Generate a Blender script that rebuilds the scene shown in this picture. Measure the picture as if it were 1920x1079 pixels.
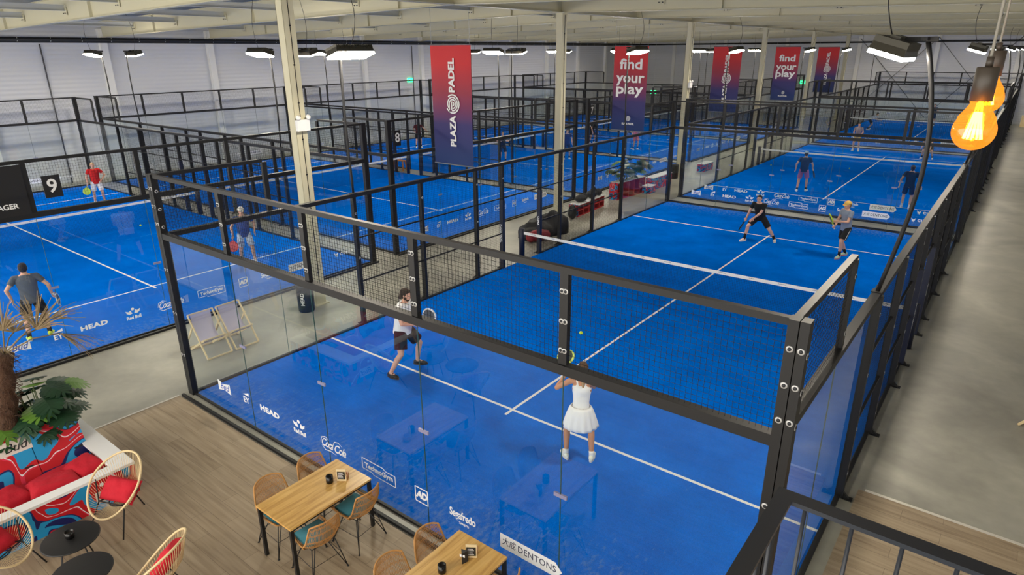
import bpy, bmesh, math, random
from mathutils import Vector, Matrix, Euler
R = math.radians
PI = math.pi
random.seed(7)
scene = bpy.context.scene
for o in list(bpy.data.objects):
    bpy.data.objects.remove(o)
COL = scene.collection

# ------------------------------------------------------------------ camera
cam_data = bpy.data.cameras.new('camera')
cam = bpy.data.objects.new('camera', cam_data)
COL.objects.link(cam)
scene.camera = cam
CAM_YAW, CAM_PITCH, CAM_ROLL, CAM_F = 0.6608, -0.3504, 0.0059, 1211.74
cam.location = (11.0272, -4.6951, 5.8642)
cam.rotation_mode = 'XYZ'
cam.matrix_world = (Matrix.Translation(cam.location) @ Matrix.Rotation(CAM_YAW, 4, 'Z')
                    @ Matrix.Rotation(PI / 2 + CAM_PITCH, 4, 'X') @ Matrix.Rotation(-CAM_ROLL, 4, 'Z'))
cam_data.sensor_width = 36.0
cam_data.lens = CAM_F * 36.0 / 1920.0
cam_data.clip_start = 0.05
cam_data.clip_end = 300

# ------------------------------------------------------------------ world, exposure
world = bpy.data.worlds.new('world')
scene.world = world
world.use_nodes = True
bg = world.node_tree.nodes['Background']
bg.inputs['Color'].default_value = (1.0, 0.95, 0.86, 1)
bg.inputs['Strength'].default_value = 1.25
vs = scene.view_settings
vs.view_transform = 'Standard'
vs.look = 'None'
vs.exposure = 1.5
vs.gamma = 1.0
vs.use_curve_mapping = False
LAMP_EMIT = 62.0           # court floodlight lens radiance
scene.cycles.transparent_max_bounces = 48
scene.cycles.max_bounces = 7
scene.cycles.diffuse_bounces = 4
scene.cycles.sample_clamp_indirect = 6.0

# ------------------------------------------------------------------ materials
MATS = {}
def lin(c):
    return tuple(((x / 255.0) / 12.92 if x / 255.0 <= 0.04045 else ((x / 255.0 + 0.055) / 1.055) ** 2.4) for x in c) + (1.0,)

def mat(name, rgb, rough=0.5, metal=0.0, noise=None, spec=0.5, emit=None, emit_s=0.0, bump=None, coat=0.0):
    """rgb in sRGB 0..255; noise=(scale, amount) mottles the colour; bump=(scale, strength)."""
    if name in MATS:
        return MATS[name]
    m = bpy.data.materials.new(name)
    m.use_nodes = True
    nt = m.node_tree
    b = nt.nodes['Principled BSDF']
    c = lin(rgb)
    b.inputs['Base Color'].default_value = c
    b.inputs['Roughness'].default_value = rough
    b.inputs['Metallic'].default_value = metal
    b.inputs['Specular IOR Level'].default_value = spec
    b.inputs['Coat Weight'].default_value = coat
    if emit:
        b.inputs['Emission Color'].default_value = lin(emit)
        b.inputs['Emission Strength'].default_value = emit_s
    tc = nt.nodes.new('ShaderNodeTexCoord')
    if noise:
        n = nt.nodes.new('ShaderNodeTexNoise')
        n.inputs['Scale'].default_value = noise[0]
        n.inputs['Detail'].default_value = 5
        nt.links.new(tc.outputs['Object'], n.inputs['Vector'])
        mx = nt.nodes.new('ShaderNodeMix'); mx.data_type = 'RGBA'
        a = noise[1]
        mx.inputs['A'].default_value = tuple(v * (1 - a) for v in c[:3]) + (1,)
        mx.inputs['B'].default_value = tuple(min(1, v * (1 + a)) for v in c[:3]) + (1,)
        nt.links.new(n.outputs['Fac'], mx.inputs['Factor'])
        nt.links.new(mx.outputs['Result'], b.inputs['Base Color'])
    if bump:
        n2 = nt.nodes.new('ShaderNodeTexNoise')
        n2.inputs['Scale'].default_value = bump[0]
        nt.links.new(tc.outputs['Object'], n2.inputs['Vector'])
        bp = nt.nodes.new('ShaderNodeBump')
        bp.inputs['Strength'].default_value = bump[1]
        bp.inputs['Distance'].default_value = 0.02
        nt.links.new(n2.outputs['Fac'], bp.inputs['Height'])
        nt.links.new(bp.outputs['Normal'], b.inputs['Normal'])
    MATS[name] = m
    return m

def glass_mat(name, tint, ior, rough=0.0):
    m = bpy.data.materials.new(name); m.use_nodes = True
    nt = m.node_tree; nt.nodes.clear()
    out = nt.nodes.new('ShaderNodeOutputMaterial')
    tr = nt.nodes.new('ShaderNodeBsdfTransparent'); tr.inputs['Color'].default_value = tint
    gl = nt.nodes.new('ShaderNodeBsdfGlossy'); gl.inputs['Roughness'].default_value = rough
    fr = nt.nodes.new('ShaderNodeFresnel'); fr.inputs['IOR'].default_value = ior
    geo = nt.nodes.new('ShaderNodeNewGeometry')
    inv = nt.nodes.new('ShaderNodeMath'); inv.operation = 'SUBTRACT'; inv.inputs[0].default_value = 1.0
    mul = nt.nodes.new('ShaderNodeMath'); mul.operation = 'MULTIPLY'
    mix = nt.nodes.new('ShaderNodeMixShader')
    nt.links.new(geo.outputs['Backfacing'], inv.inputs[1])
    nt.links.new(fr.outputs['Fac'], mul.inputs[0]); nt.links.new(inv.outputs[0], mul.inputs[1])
    nt.links.new(mul.outputs[0], mix.inputs['Fac'])
    nt.links.new(tr.outputs[0], mix.inputs[1]); nt.links.new(gl.outputs[0], mix.inputs[2])
    nt.links.new(mix.outputs[0], out.inputs['Surface'])
    MATS[name] = m
    return m

def ramp(nt, stops, interp='LINEAR'):
    r = nt.nodes.new('ShaderNodeValToRGB')
    r.color_ramp.interpolation = interp
    e = r.color_ramp.elements
    while len(e) < len(stops):
        e.new(0.5)
    for el, (p, c) in zip(e, stops):
        el.position = p; el.color = c
    return r

def emit_mat(name, rgb, s):
    m = bpy.data.materials.new(name); m.use_nodes = True
    nt = m.node_tree; nt.nodes.clear()
    out = nt.nodes.new('ShaderNodeOutputMaterial')
    e = nt.nodes.new('ShaderNodeEmission'); e.inputs['Color'].default_value = lin(rgb); e.inputs['Strength'].default_value = s
    nt.links.new(e.outputs[0], out.inputs['Surface'])
    MATS[name] = m
    return m

STEEL = mat('black steel', (24, 24, 26), 0.5, spec=0.4)
WIRE = mat('black wire', (12, 12, 14), 0.7, spec=0.2)
NAVY = mat('navy padding', (18, 24, 48), 0.45)
BOLT = mat('zinc bolt', (200, 200, 200), 0.35, 0.3)
GLASS = glass_mat('court glass', (0.965, 0.98, 0.975, 1), 1.66)
WHITE = mat('white paint', (235, 235, 235), 0.6)
STICKER = mat('white sticker', (240, 243, 248), 0.55)
STICKER_BLUE = mat('blue sticker print', (20, 80, 190), 0.5)
NETMESH = mat('black net cord', (10, 12, 22), 0.8)
TAPE = mat('white net tape', (238, 238, 236), 0.7)
GREYTXT = mat('grey print', (120, 124, 134), 0.7)
CREAM = mat('cream steel', (202, 196, 168), 0.5, noise=(0.8, 0.05))
PILASTER = mat('white steel', (228, 228, 226), 0.55)
LENS = emit_mat('lamp lens', (255, 243, 222), LAMP_EMIT)
HOUSING = mat('dark lamp housing', (64, 61, 50), 0.4, 0.3)
BLACKP = mat('matt black', (20, 20, 22), 0.5)
BLACKSHINY = mat('glossy black', (12, 12, 13), 0.2)
RED = mat('red fabric', (190, 12, 38), 0.85, noise=(6, 0.15), bump=(14, 0.5))
TEAL = mat('teal cushion', (62, 128, 142), 0.85, noise=(20, 0.1))
RATTAN = mat('rattan', (186, 134, 74), 0.55, noise=(30, 0.2))
CORD = mat('beige cord', (222, 198, 152), 0.6, noise=(12, 0.1))
PINE = mat('pine wood', (226, 204, 160), 0.6, noise=(8, 0.08))

def turf_mat():
    m = bpy.data.materials.new('blue turf'); m.use_nodes = True
    nt = m.node_tree; b = nt.nodes['Principled BSDF']
    b.inputs['Roughness'].default_value = 0.85
    b.inputs['Specular IOR Level'].default_value = 0.0
    tc = nt.nodes.new('ShaderNodeTexCoord')
    L = nt.links
    def noise(scale, detail, vec=None):
        n = nt.nodes.new('ShaderNodeTexNoise'); n.inputs['Scale'].default_value = scale; n.inputs['Detail'].default_value = detail
        n.inputs['Roughness'].default_value = 0.65
        L.new(vec or tc.outputs['Object'], n.inputs['Vector']); return n
    fine = noise(90, 2); mid = noise(0.9, 4)
    r1 = ramp(nt, [(0.3, lin((0, 98, 204))), (0.7, lin((0, 114, 228)))])
    L.new(mid.outputs['Fac'], r1.inputs['Fac'])
    r2 = ramp(nt, [(0.3, (0.80, 0.80, 0.80, 1)), (0.7, (1.15, 1.15, 1.15, 1))])
    L.new(fine.outputs['Fac'], r2.inputs['Fac'])
    mul = nt.nodes.new('ShaderNodeMix'); mul.data_type = 'RGBA'; mul.blend_type = 'MULTIPLY'; mul.inputs['Factor'].default_value = 1
    L.new(r1.outputs['Color'], mul.inputs['A']); L.new(r2.outputs['Color'], mul.inputs['B'])
    # pale sand lying on the carpet near both glass ends (streaks)
    sep = nt.nodes.new('ShaderNodeSeparateXYZ'); L.new(tc.outputs['Object'], sep.inputs[0])
    mp = nt.nodes.new('ShaderNodeMapping'); mp.inputs['Scale'].default_value = (1.0, 0.55, 1); mp.inputs['Rotation'].default_value = (0, 0, 0.5)
    L.new(tc.outputs['Object'], mp.inputs['Vector'])
    sn = noise(16, 9, mp.outputs['Vector'])
    d0 = nt.nodes.new('ShaderNodeMath'); d0.operation = 'SUBTRACT'; d0.inputs[1].default_value = 10
    L.new(sep.outputs['Y'], d0.inputs[0])
    d1 = nt.nodes.new('ShaderNodeMath'); d1.operation = 'ABSOLUTE'; L.new(d0.outputs[0], d1.inputs[0])
    edge = nt.nodes.new('ShaderNodeMapRange'); edge.inputs['From Min'].default_value = 8.3; edge.inputs['From Max'].default_value = 9.9
    edge.inputs['To Min'].default_value = 0.0; edge.inputs['To Max'].default_value = 0.22
    L.new(d1.outputs[0], edge.inputs['Value'])
    ad = nt.nodes.new('ShaderNodeMath'); ad.operation = 'ADD'; L.new(sn.outputs['Fac'], ad.inputs[0]); L.new(edge.outputs[0], ad.inputs[1])
    sr = ramp(nt, [(0.64, (0, 0, 0, 1)), (0.9, (0.4, 0.4, 0.4, 1))]); L.new(ad.outputs[0], sr.inputs['Fac'])
    mx = nt.nodes.new('ShaderNodeMix'); mx.data_type = 'RGBA'
    L.new(sr.outputs['Color'], mx.inputs['Factor']); L.new(mul.outputs['Result'], mx.inputs['A'])
    mx.inputs['B'].default_value = lin((150, 165, 190))
    L.new(mx.outputs['Result'], b.inputs['Base Color'])
    bp = nt.nodes.new('ShaderNodeBump'); bp.inputs['Strength'].default_value = 0.3; bp.inputs['Distance'].default_value = 0.01
    L.new(fine.outputs['Fac'], bp.inputs['Height']); L.new(bp.outputs['Normal'], b.inputs['Normal'])
    MATS['turf'] = m
    return m
TURF = turf_mat()

def concrete_mat():
    m = bpy.data.materials.new('polished concrete'); m.use_nodes = True
    nt = m.node_tree; b = nt.nodes['Principled BSDF']; L = nt.links
    tc = nt.nodes.new('ShaderNodeTexCoord')
    n1 = nt.nodes.new('ShaderNodeTexNoise'); n1.inputs['Scale'].default_value = 0.5; n1.inputs['Detail'].default_value = 8; n1.inputs['Distortion'].default_value = 0.8
    n2 = nt.nodes.new('ShaderNodeTexNoise'); n2.inputs['Scale'].default_value = 5; n2.inputs['Detail'].default_value = 8
    L.new(tc.outputs['Object'], n1.inputs['Vector']); L.new(tc.outputs['Object'], n2.inputs['Vector'])
    r1 = ramp(nt, [(0.3, lin((138, 136, 126))), (0.5, lin((160, 158, 146))), (0.72, lin((180, 178, 164)))])
    L.new(n1.outputs['Fac'], r1.inputs['Fac'])
    r2 = ramp(nt, [(0.3, (0.9, 0.9, 0.9, 1)), (0.7, (1.05, 1.05, 1.05, 1))]); L.new(n2.outputs['Fac'], r2.inputs['Fac'])
    mul = nt.nodes.new('ShaderNodeMix'); mul.data_type = 'RGBA'; mul.blend_type = 'MULTIPLY'; mul.inputs['Factor'].default_value = 1
    L.new(r1.outputs['Color'], mul.inputs['A']); L.new(r2.outputs['Color'], mul.inputs['B'])
    L.new(mul.outputs['Result'], b.inputs['Base Color'])
    rr = nt.nodes.new('ShaderNodeMapRange'); rr.inputs['To Min'].default_value = 0.28; rr.inputs['To Max'].default_value = 0.5
    L.new(n2.outputs['Fac'], rr.inputs['Value']); L.new(rr.outputs[0], b.inputs['Roughness'])
    MATS['concrete'] = m
    return m
CONCRETE = concrete_mat()

def plank_mat():
    m = bpy.data.materials.new('plank floor'); m.use_nodes = True
    nt = m.node_tree; b = nt.nodes['Principled BSDF']; L = nt.links
    b.inputs['Roughness'].default_value = 0.5
    tc = nt.nodes.new('ShaderNodeTexCoord')
    mp = nt.nodes.new('ShaderNodeMapping'); mp.inputs['Rotation'].default_value = (0, 0, R(0))
    L.new(tc.outputs['Object'], mp.inputs['Vector'])
    br = nt.nodes.new('ShaderNodeTexBrick')
    br.inputs['Scale'].default_value = 1.0; br.inputs['Brick Width'].default_value = 1.25; br.inputs['Row Height'].default_value = 0.22
    br.inputs['Mortar Size'].default_value = 0.0016; br.inputs['Mortar Smooth'].default_value = 0.2; br.offset = 0.37
    br.inputs['Color1'].default_value = (0.25, 0.25, 0.25, 1); br.inputs['Color2'].default_value = (0.75, 0.75, 0.75, 1)
    L.new(mp.outputs['Vector'], br.inputs['Vector'])
    m2 = nt.nodes.new('ShaderNodeMapping'); m2.inputs['Scale'].default_value = (0.7, 11, 1); L.new(mp.outputs['Vector'], m2.inputs['Vector'])
    n = nt.nodes.new('ShaderNodeTexNoise'); n.inputs['Scale'].default_value = 1.7; n.inputs['Detail'].default_value = 10; n.inputs['Distortion'].default_value = 0.15
    L.new(m2.outputs['Vector'], n.inputs['Vector'])
    mm = nt.nodes.new('ShaderNodeMath'); mm.operation = 'MULTIPLY_ADD'; mm.inputs[1].default_value = 0.35
    L.new(br.outputs['Color'], mm.inputs[0]); L.new(n.outputs['Fac'], mm.inputs[2])
    r = ramp(nt, [(0.40, lin((128, 110, 87))), (0.62, lin((152, 134, 110))), (0.85, lin((168, 150, 125)))])
    L.new(mm.outputs[0], r.inputs['Fac'])
    dk = nt.nodes.new('ShaderNodeMix'); dk.data_type = 'RGBA'; L.new(br.outputs['Fac'], dk.inputs['Factor'])
    L.new(r.outputs['Color'], dk.inputs['A']); dk.inputs['B'].default_value = lin((80, 64, 50))
    L.new(dk.outputs['Result'], b.inputs['Base Color'])
    MATS['plank'] = m
    return m
PLANK = plank_mat()

def oak_mat():
    m = bpy.data.materials.new('oak table'); m.use_nodes = True
    nt = m.node_tree; b = nt.nodes['Principled BSDF']; L = nt.links
    b.inputs['Roughness'].default_value = 0.3
    tc = nt.nodes.new('ShaderNodeTexCoord')
    m2 = nt.nodes.new('ShaderNodeMapping'); m2.inputs['Scale'].default_value = (14, 0.9, 1); L.new(tc.outputs['Object'], m2.inputs['Vector'])
    n = nt.nodes.new('ShaderNodeTexNoise'); n.inputs['Scale'].default_value = 1.6; n.inputs['Detail'].default_value = 7; n.inputs['Distortion'].default_value = 0.5
    L.new(m2.outputs['Vector'], n.inputs['Vector'])
    r = ramp(nt, [(0.3, lin((186, 140, 74))), (0.55, lin((214, 170, 98))), (0.8, lin((228, 190, 120)))])
    L.new(n.outputs['Fac'], r.inputs['Fac']); L.new(r.outputs['Color'], b.inputs['Base Color'])
    MATS['oak'] = m
    return m
OAK = oak_mat()

def wall_mat():
    m = bpy.data.materials.new('ribbed wall panel'); m.use_nodes = True
    nt = m.node_tree; b = nt.nodes['Principled BSDF']; L = nt.links
    b.inputs['Base Color'].default_value = lin((208, 210, 215)); b.inputs['Roughness'].default_value = 0.45
    tc = nt.nodes.new('ShaderNodeTexCoord')
    w = nt.nodes.new('ShaderNodeTexWave'); w.bands_direction = 'Z'; w.inputs['Scale'].default_value = 1.6
    L.new(tc.outputs['Object'], w.inputs['Vector'])
    bp = nt.nodes.new('ShaderNodeBump'); bp.inputs['Strength'].default_value = 0.5; bp.inputs['Distance'].default_value = 0.02
    L.new(w.outputs['Fac'], bp.inputs['Height']); L.new(bp.outputs['Normal'], b.inputs['Normal'])
    MATS['wall'] = m
    return m
WALL = wall_mat()

def gradient_mat(name, z0, z1, stops, rough=0.65):
    m = bpy.data.materials.new(name); m.use_nodes = True
    nt = m.node_tree; b = nt.nodes['Principled BSDF']; L = nt.links
    b.inputs['Roughness'].default_value = rough
    tc = nt.nodes.new('ShaderNodeTexCoord'); sep = nt.nodes.new('ShaderNodeSeparateXYZ'); L.new(tc.outputs['Object'], sep.inputs[0])
    mr = nt.nodes.new('ShaderNodeMapRange'); mr.inputs['From Min'].default_value = z0; mr.inputs['From Max'].default_value = z1
    L.new(sep.outputs['Z'], mr.inputs['Value'])
    r = ramp(nt, stops); L.new(mr.outputs[0], r.inputs['Fac']); L.new(r.outputs['Color'], b.inputs['Base Color'])
    MATS[name] = m
    return m
BANNER = gradient_mat('printed banner cloth', 0, 3.33, [(0.08, lin((22, 48, 104))), (0.35, lin((52, 44, 104))), (0.62, lin((150, 44, 66))), (0.85, lin((206, 40, 46)))])

def mural_mat(name, scale, seed):
    m = bpy.data.materials.new(name); m.use_nodes = True
    nt = m.node_tree; b = nt.nodes['Principled BSDF']; L = nt.links
    b.inputs['Roughness'].default_value = 0.45
    tc = nt.nodes.new('ShaderNodeTexCoord'); mp = nt.nodes.new('ShaderNodeMapping'); mp.inputs['Location'].default_value = (seed, seed * 1.7, 0.3)
    L.new(tc.outputs['Object'], mp.inputs['Vector'])
    n = nt.nodes.new('ShaderNodeTexNoise'); n.inputs['Scale'].default_value = scale; n.inputs['Detail'].default_value = 0.6; n.inputs['Distortion'].default_value = 1.2
    L.new(mp.outputs['Vector'], n.inputs['Vector'])
    red, cy, nv, wh, pk = lin((196, 16, 32)), lin((30, 150, 205)), lin((18, 26, 92)), lin((236, 236, 236)), lin((225, 50, 80))
    r = ramp(nt, [(0, nv), (0.36, cy), (0.44, nv), (0.47, red), (0.585, pk), (0.60, wh), (0.612, red), (0.67, cy)], 'CONSTANT')
    L.new(n.outputs['Fac'], r.inputs['Fac']); L.new(r.outputs['Color'], b.inputs['Base Color'])
    MATS[name] = m
    return m
MURAL = mural_mat('painted mural board', 1.5, 4.3)
MURAL2 = mural_mat('painted mural board fine', 4.2, 7.1)

# ------------------------------------------------------------------ object helpers
def tag(o, label=None, cat=None, group=None, kind=None):
    if label: o['label'] = label
    if cat: o['category'] = cat
    if group: o['group'] = group
    if kind: o['kind'] = kind
    return o

def thing(name, label, cat, loc=(0, 0, 0), rz=0.0, group=None):
    o = bpy.data.objects.new(name, None)
    COL.objects.link(o)
    o.empty_display_size = 0.2
    o.location = loc; o.rotation_euler = (0, 0, rz)
    return tag(o, label, cat, group)

def obj(name, me, parent=None, loc=None, rot=None, mats=None):
    if mats is not None:
        me.materials.clear()
        for m in mats: me.materials.append(m)
    o = bpy.data.objects.new(name, me)
    COL.objects.link(o)
    if parent: o.parent = parent
    if loc is not None: o.location = loc
    if rot is not None: o.rotation_euler = rot
    return o

def kids(o):
    return [c for c in bpy.data.objects if c.parent == o]

def copy_tree(o, parent=None):
    c = o.copy(); COL.objects.link(c); c.parent = parent
    for ch in list(o.children): copy_tree(ch, c)
    return c

class MB:
    """collects shapes, builds ONE mesh"""
    def __init__(s): s.v = []; s.f = []; s.m = []; s.sm = []
    def add(s, vs, fs, mi=0, smooth=False):
        k = len(s.v); s.v += [tuple(v) for v in vs]
        s.f += [tuple(i + k for i in f) for f in fs]; s.m += [mi] * len(fs); s.sm += [smooth] * len(fs); return s
    def box(s, lo, hi, mi=0, M=None):
        x0, y0, z0 = lo; x1, y1, z1 = hi
        vs = [(x0, y0, z0), (x1, y0, z0), (x1, y1, z0), (x0, y1, z0), (x0, y0, z1), (x1, y0, z1), (x1, y1, z1), (x0, y1, z1)]
        if M: vs = [M @ Vector(v) for v in vs]
        return s.add(vs, [(0, 3, 2, 1), (4, 5, 6, 7), (0, 1, 5, 4), (1, 2, 6, 5), (2, 3, 7, 6), (3, 0, 4, 7)], mi)
    def bar(s, a, b, w, h, mi=0, up=(0, 0, 1)):
        a = Vector(a); b = Vector(b); d = (b - a).normalized(); u = Vector(up)
        if abs(d.dot(u)) > 0.98: u = Vector((0, 1, 0))
        sx = d.cross(u).normalized(); u = sx.cross(d)
        vs = []
        for p in (a, b):
            for (i, j) in ((-1, -1), (1, -1), (1, 1), (-1, 1)):
                vs.append(p + sx * (i * w / 2) + u * (j * h / 2))
        return s.add(vs, [(0, 1, 2, 3), (7, 6, 5, 4), (0, 4, 5, 1), (1, 5, 6, 2), (2, 6, 7, 3), (3, 7, 4, 0)], mi)
    def tube(s, pts, r, n=8, mi=0, closed=False, caps=True):
        pts = [Vector(p) for p in pts]; N = len(pts)
        rs = r if isinstance(r, (list, tuple)) else [r] * N
        rings = []; ref = None
        for i, p in enumerate(pts):
            if closed: d = pts[(i + 1) % N] - pts[i - 1]
            else: d = pts[min(i + 1, N - 1)] - pts[max(i - 1, 0)]
            if d.length < 1e-9: d = Vector((0, 0, 1))
            d.normalize()
            if ref is None:
                ref = Vector((0, 0, 1)) if abs(d.z) < 0.9 else Vector((1, 0, 0))
            a = (ref - d * ref.dot(d))
            if a.length < 1e-5: a = d.orthogonal()
            a.normalize(); b = d.cross(a); ref = a
            rings.append([p + (a * math.cos(2 * PI * k / n) + b * math.sin(2 * PI * k / n)) * rs[i] for k in range(n)])
        vs = [v for rg in rings for v in rg]; fs = []
        for i in range(N if closed else N - 1):
            j = (i + 1) % N
            for k in range(n):
                k2 = (k + 1) % n
                fs.append((i * n + k, i * n + k2, j * n + k2, j * n + k))
        if caps and not closed:
            fs.append(tuple(range(n - 1, -1, -1))); fs.append(tuple((N - 1) * n + k for k in range(n)))
        return s.add(vs, fs, mi, True)
    def lathe(s, prof, c=(0, 0, 0), n=20, mi=0, M=None, caps=True):
        vs = []; fs = []
        for (r, z) in prof:
            for k in range(n):
                v = Vector((r * math.cos(2 * PI * k / n), r * math.sin(2 * PI * k / n), z))
                if M: v = M @ v
                vs.append(v + Vector(c))
        for i in range(len(prof) - 1):
            for k in range(n):
                k2 = (k + 1) % n
                fs.append((i * n + k, i * n + k2, (i + 1) * n + k2, (i + 1) * n + k))
        if caps:
            fs.append(tuple(range(n - 1, -1, -1))); fs.append(tuple((len(prof) - 1) * n + k for k in range(n)))
        return s.add(vs, fs, mi, True)
    def ell(s, c, r, M=None, n=16, mi=0):
        vs = [(0, 0, -1)]; rings = n // 2
        for i in range(1, rings):
            t = PI * i / rings - PI / 2
            for k in range(n):
                vs.append((math.cos(t) * math.cos(2 * PI * k / n), math.cos(t) * math.sin(2 * PI * k / n), math.sin(t)))
        vs.append((0, 0, 1)); fs = []
        for k in range(n):
            fs.append((0, 1 + (k + 1) % n, 1 + k))
        for i in range(rings - 2):
            for k in range(n):
                k2 = (k + 1) % n; a = 1 + i * n
                fs.append((a + k, a + k2, a + n + k2, a + n + k))
        top = len(vs) - 1; a = 1 + (rings - 2) * n
        for k in range(n): fs.append((a + k, a + (k + 1) % n, top))
        C = Vector(c); out = []
        for v in vs:
            q = Vector((v[0] * r[0], v[1] * r[1], v[2] * r[2]))
            if M: q = M @ q
            out.append(q + C)
        return s.add(out, fs, mi, True)
    def cap(s, a, b, r0, r1, n=12, mi=0):
        """tapered capsule"""
        a = Vector(a); b = Vector(b)
        s.ell(a, (r0,) * 3, n=n, mi=mi); s.ell(b, (r1,) * 3, n=n, mi=mi)
        return s.tube([a, b], [r0, r1], n, mi)
    def prism(s, pts, z0, z1, mi=0, M=None):
        n = len(pts)
        vs = [Vector((p[0], p[1], z0)) for p in pts] + [Vector((p[0], p[1], z1)) for p in pts]
        if M: vs = [M @ v for v in vs]
        fs = [tuple(range(n - 1, -1, -1)), tuple(range(n, 2 * n))] + [(i, (i + 1) % n, n + (i + 1) % n, n + i) for i in range(n)]
        return s.add(vs, fs, mi)
    def mesh(s, name, mats):
        me = bpy.data.meshes.new(name)
        me.from_pydata(s.v, [], s.f)
        for m in (mats if isinstance(mats, (list, tuple)) else [mats]): me.materials.append(m)
        me.polygons.foreach_set('material_index', s.m)
        me.polygons.foreach_set('use_smooth', s.sm)
        me.update()
        return me
    def build(s, name, mats, parent=None, loc=None, rot=None):
        return obj(name, s.mesh(name, mats), parent, loc, rot)

def remesh(me, voxel, smooth=2, name='body'):
    """fuse overlapping closed shapes into one continuous surface"""
    o = bpy.data.objects.new('tmp', me); COL.objects.link(o)
    m = o.modifiers.new('r', 'REMESH'); m.mode = 'VOXEL'; m.voxel_size = voxel; m.use_smooth_shade = True
    if smooth:
        sm = o.modifiers.new('s', 'SMOOTH'); sm.factor = 0.5; sm.iterations = smooth
    dg = bpy.context.evaluated_depsgraph_get()
    out = bpy.data.meshes.new_from_object(o.evaluated_get(dg))
    out.name = name
    bpy.data.objects.remove(o)
    mats = list(me.materials)
    out.materials.clear()
    for x in mats: out.materials.append(x)
    return out

def text_mesh(txt, size, material, bold=0.0, shear=0.0, space=1.0, width=None, line=1.0, align='CENTER', thick=0.0015, xs=1.0):
    cu = bpy.data.curves.new('txt', 'FONT')
    cu.body = txt; cu.size = size; cu.offset = bold; cu.shear = shear
    cu.space_character = space; cu.space_line = line
    cu.align_x = align; cu.align_y = 'CENTER'; cu.extrude = thick; cu.resolution_u = 3
    o = bpy.data.objects.new('txt', cu); COL.objects.link(o)
    dg = bpy.context.evaluated_depsgraph_get()
    me = bpy.data.meshes.new_from_object(o.evaluated_get(dg))
    bpy.data.objects.remove(o)
    if width:
        xsv = [v.co.x for v in me.vertices]
        w = max(xsv) - min(xsv); cx = (max(xsv) + min(xsv)) / 2
        for v in me.vertices: v.co.x = (v.co.x - cx) * width / w
    elif xs != 1.0:
        for v in me.vertices: v.co.x *= xs
    me.materials.clear(); me.materials.append(material)
    me.name = 'lettering'
    return me

def join_meshes(items, name):
    """items: list of (mesh, Matrix). Materials kept."""
    bm = bmesh.new(); mats = []
    for me, M in items:
        k = len(bm.verts); nf = len(bm.faces)
        bm.from_mesh(me)
        bm.verts.ensure_lookup_table(); bm.faces.ensure_lookup_table()
        for v in bm.verts[k:]: v.co = M @ v.co
        mp = {}
        for i, mm in enumerate(me.materials):
            if mm not in mats: mats.append(mm)
            mp[i] = mats.index(mm)
        for f in bm.faces[nf:]: f.material_index = mp.get(f.material_index, 0)
    out = bpy.data.meshes.new(name); bm.to_mesh(out); bm.free()
    for mm in mats: out.materials.append(mm)
    return out
T = Matrix.Translation
# ================================================================== the hall
XL, XR, YF, YN = -25.0, 17.0, 63.6, -9.0
def struct(name, mb, mats, label=None):
    o = mb.build(name, mats); o['kind'] = 'structure'
    if label: o['label'] = label
    return o
struct('floor', MB().box((XL, YN, -0.2), (XR, YF, 0.0)), CONCRETE, 'polished grey concrete floor of the hall')
# plank flooring of the cafe, laid on the slab, with its pale edge strip
mb = MB().box((-0.12, YN, 0.0), (10.22, -0.22, 0.012)).box((10.22, YN, 0.0), (XR, 4.31, 0.012))
struct('floor', mb, PLANK, 'brown wood plank flooring of the cafe')
mb = MB().box((-0.16, YN, 0.0), (-0.12, -0.22, 0.018)).box((10.3, 4.31, 0.0), (XR, 4.36, 0.018))
struct('trim_1', mb, mat('aluminium strip', (214, 210, 200), 0.4, 0.2), 'pale edge strip between planks and concrete')
struct('wall_left', MB().box((XL - 0.3, YN, 0), (XL, YF, 8.2)), WALL)
struct('wall_far', MB().box((XL - 0.3, YF, 0), (XR + 0.3, YF + 0.3, 8.2)), WALL)
struct('wall_right', MB().box((XR, YN, 0), (XR + 0.3, YF, 8.2)), WALL)
# roof deck: trapezoid sheet, ribs along y
def roof_z(x): return 7.07 - 0.02 * abs(x + 2)
mb = MB(); zt = 7.92
prof = []
x = XL
while x < XR:
    prof += [(x, 0), (x + 0.10, 0), (x + 0.14, 0.09), (x + 0.26, 0.09)]; x += 0.30
prof.append((XR, 0))
vs = []
for y in (YN, YF):
    vs += [(p[0], y, zt + p[1] - 0.02 * abs(p[0] + 2)) for p in prof]
n = len(prof)
mb.add(vs, [(i, i + 1, n + i + 1, n + i) for i in range(n - 1)])
mb.box((XL, YN, zt + 0.2), (XR, YF, zt + 0.3))
struct('ceiling', mb, mat('grey roof deck', (168, 168, 162), 0.5))
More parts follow.
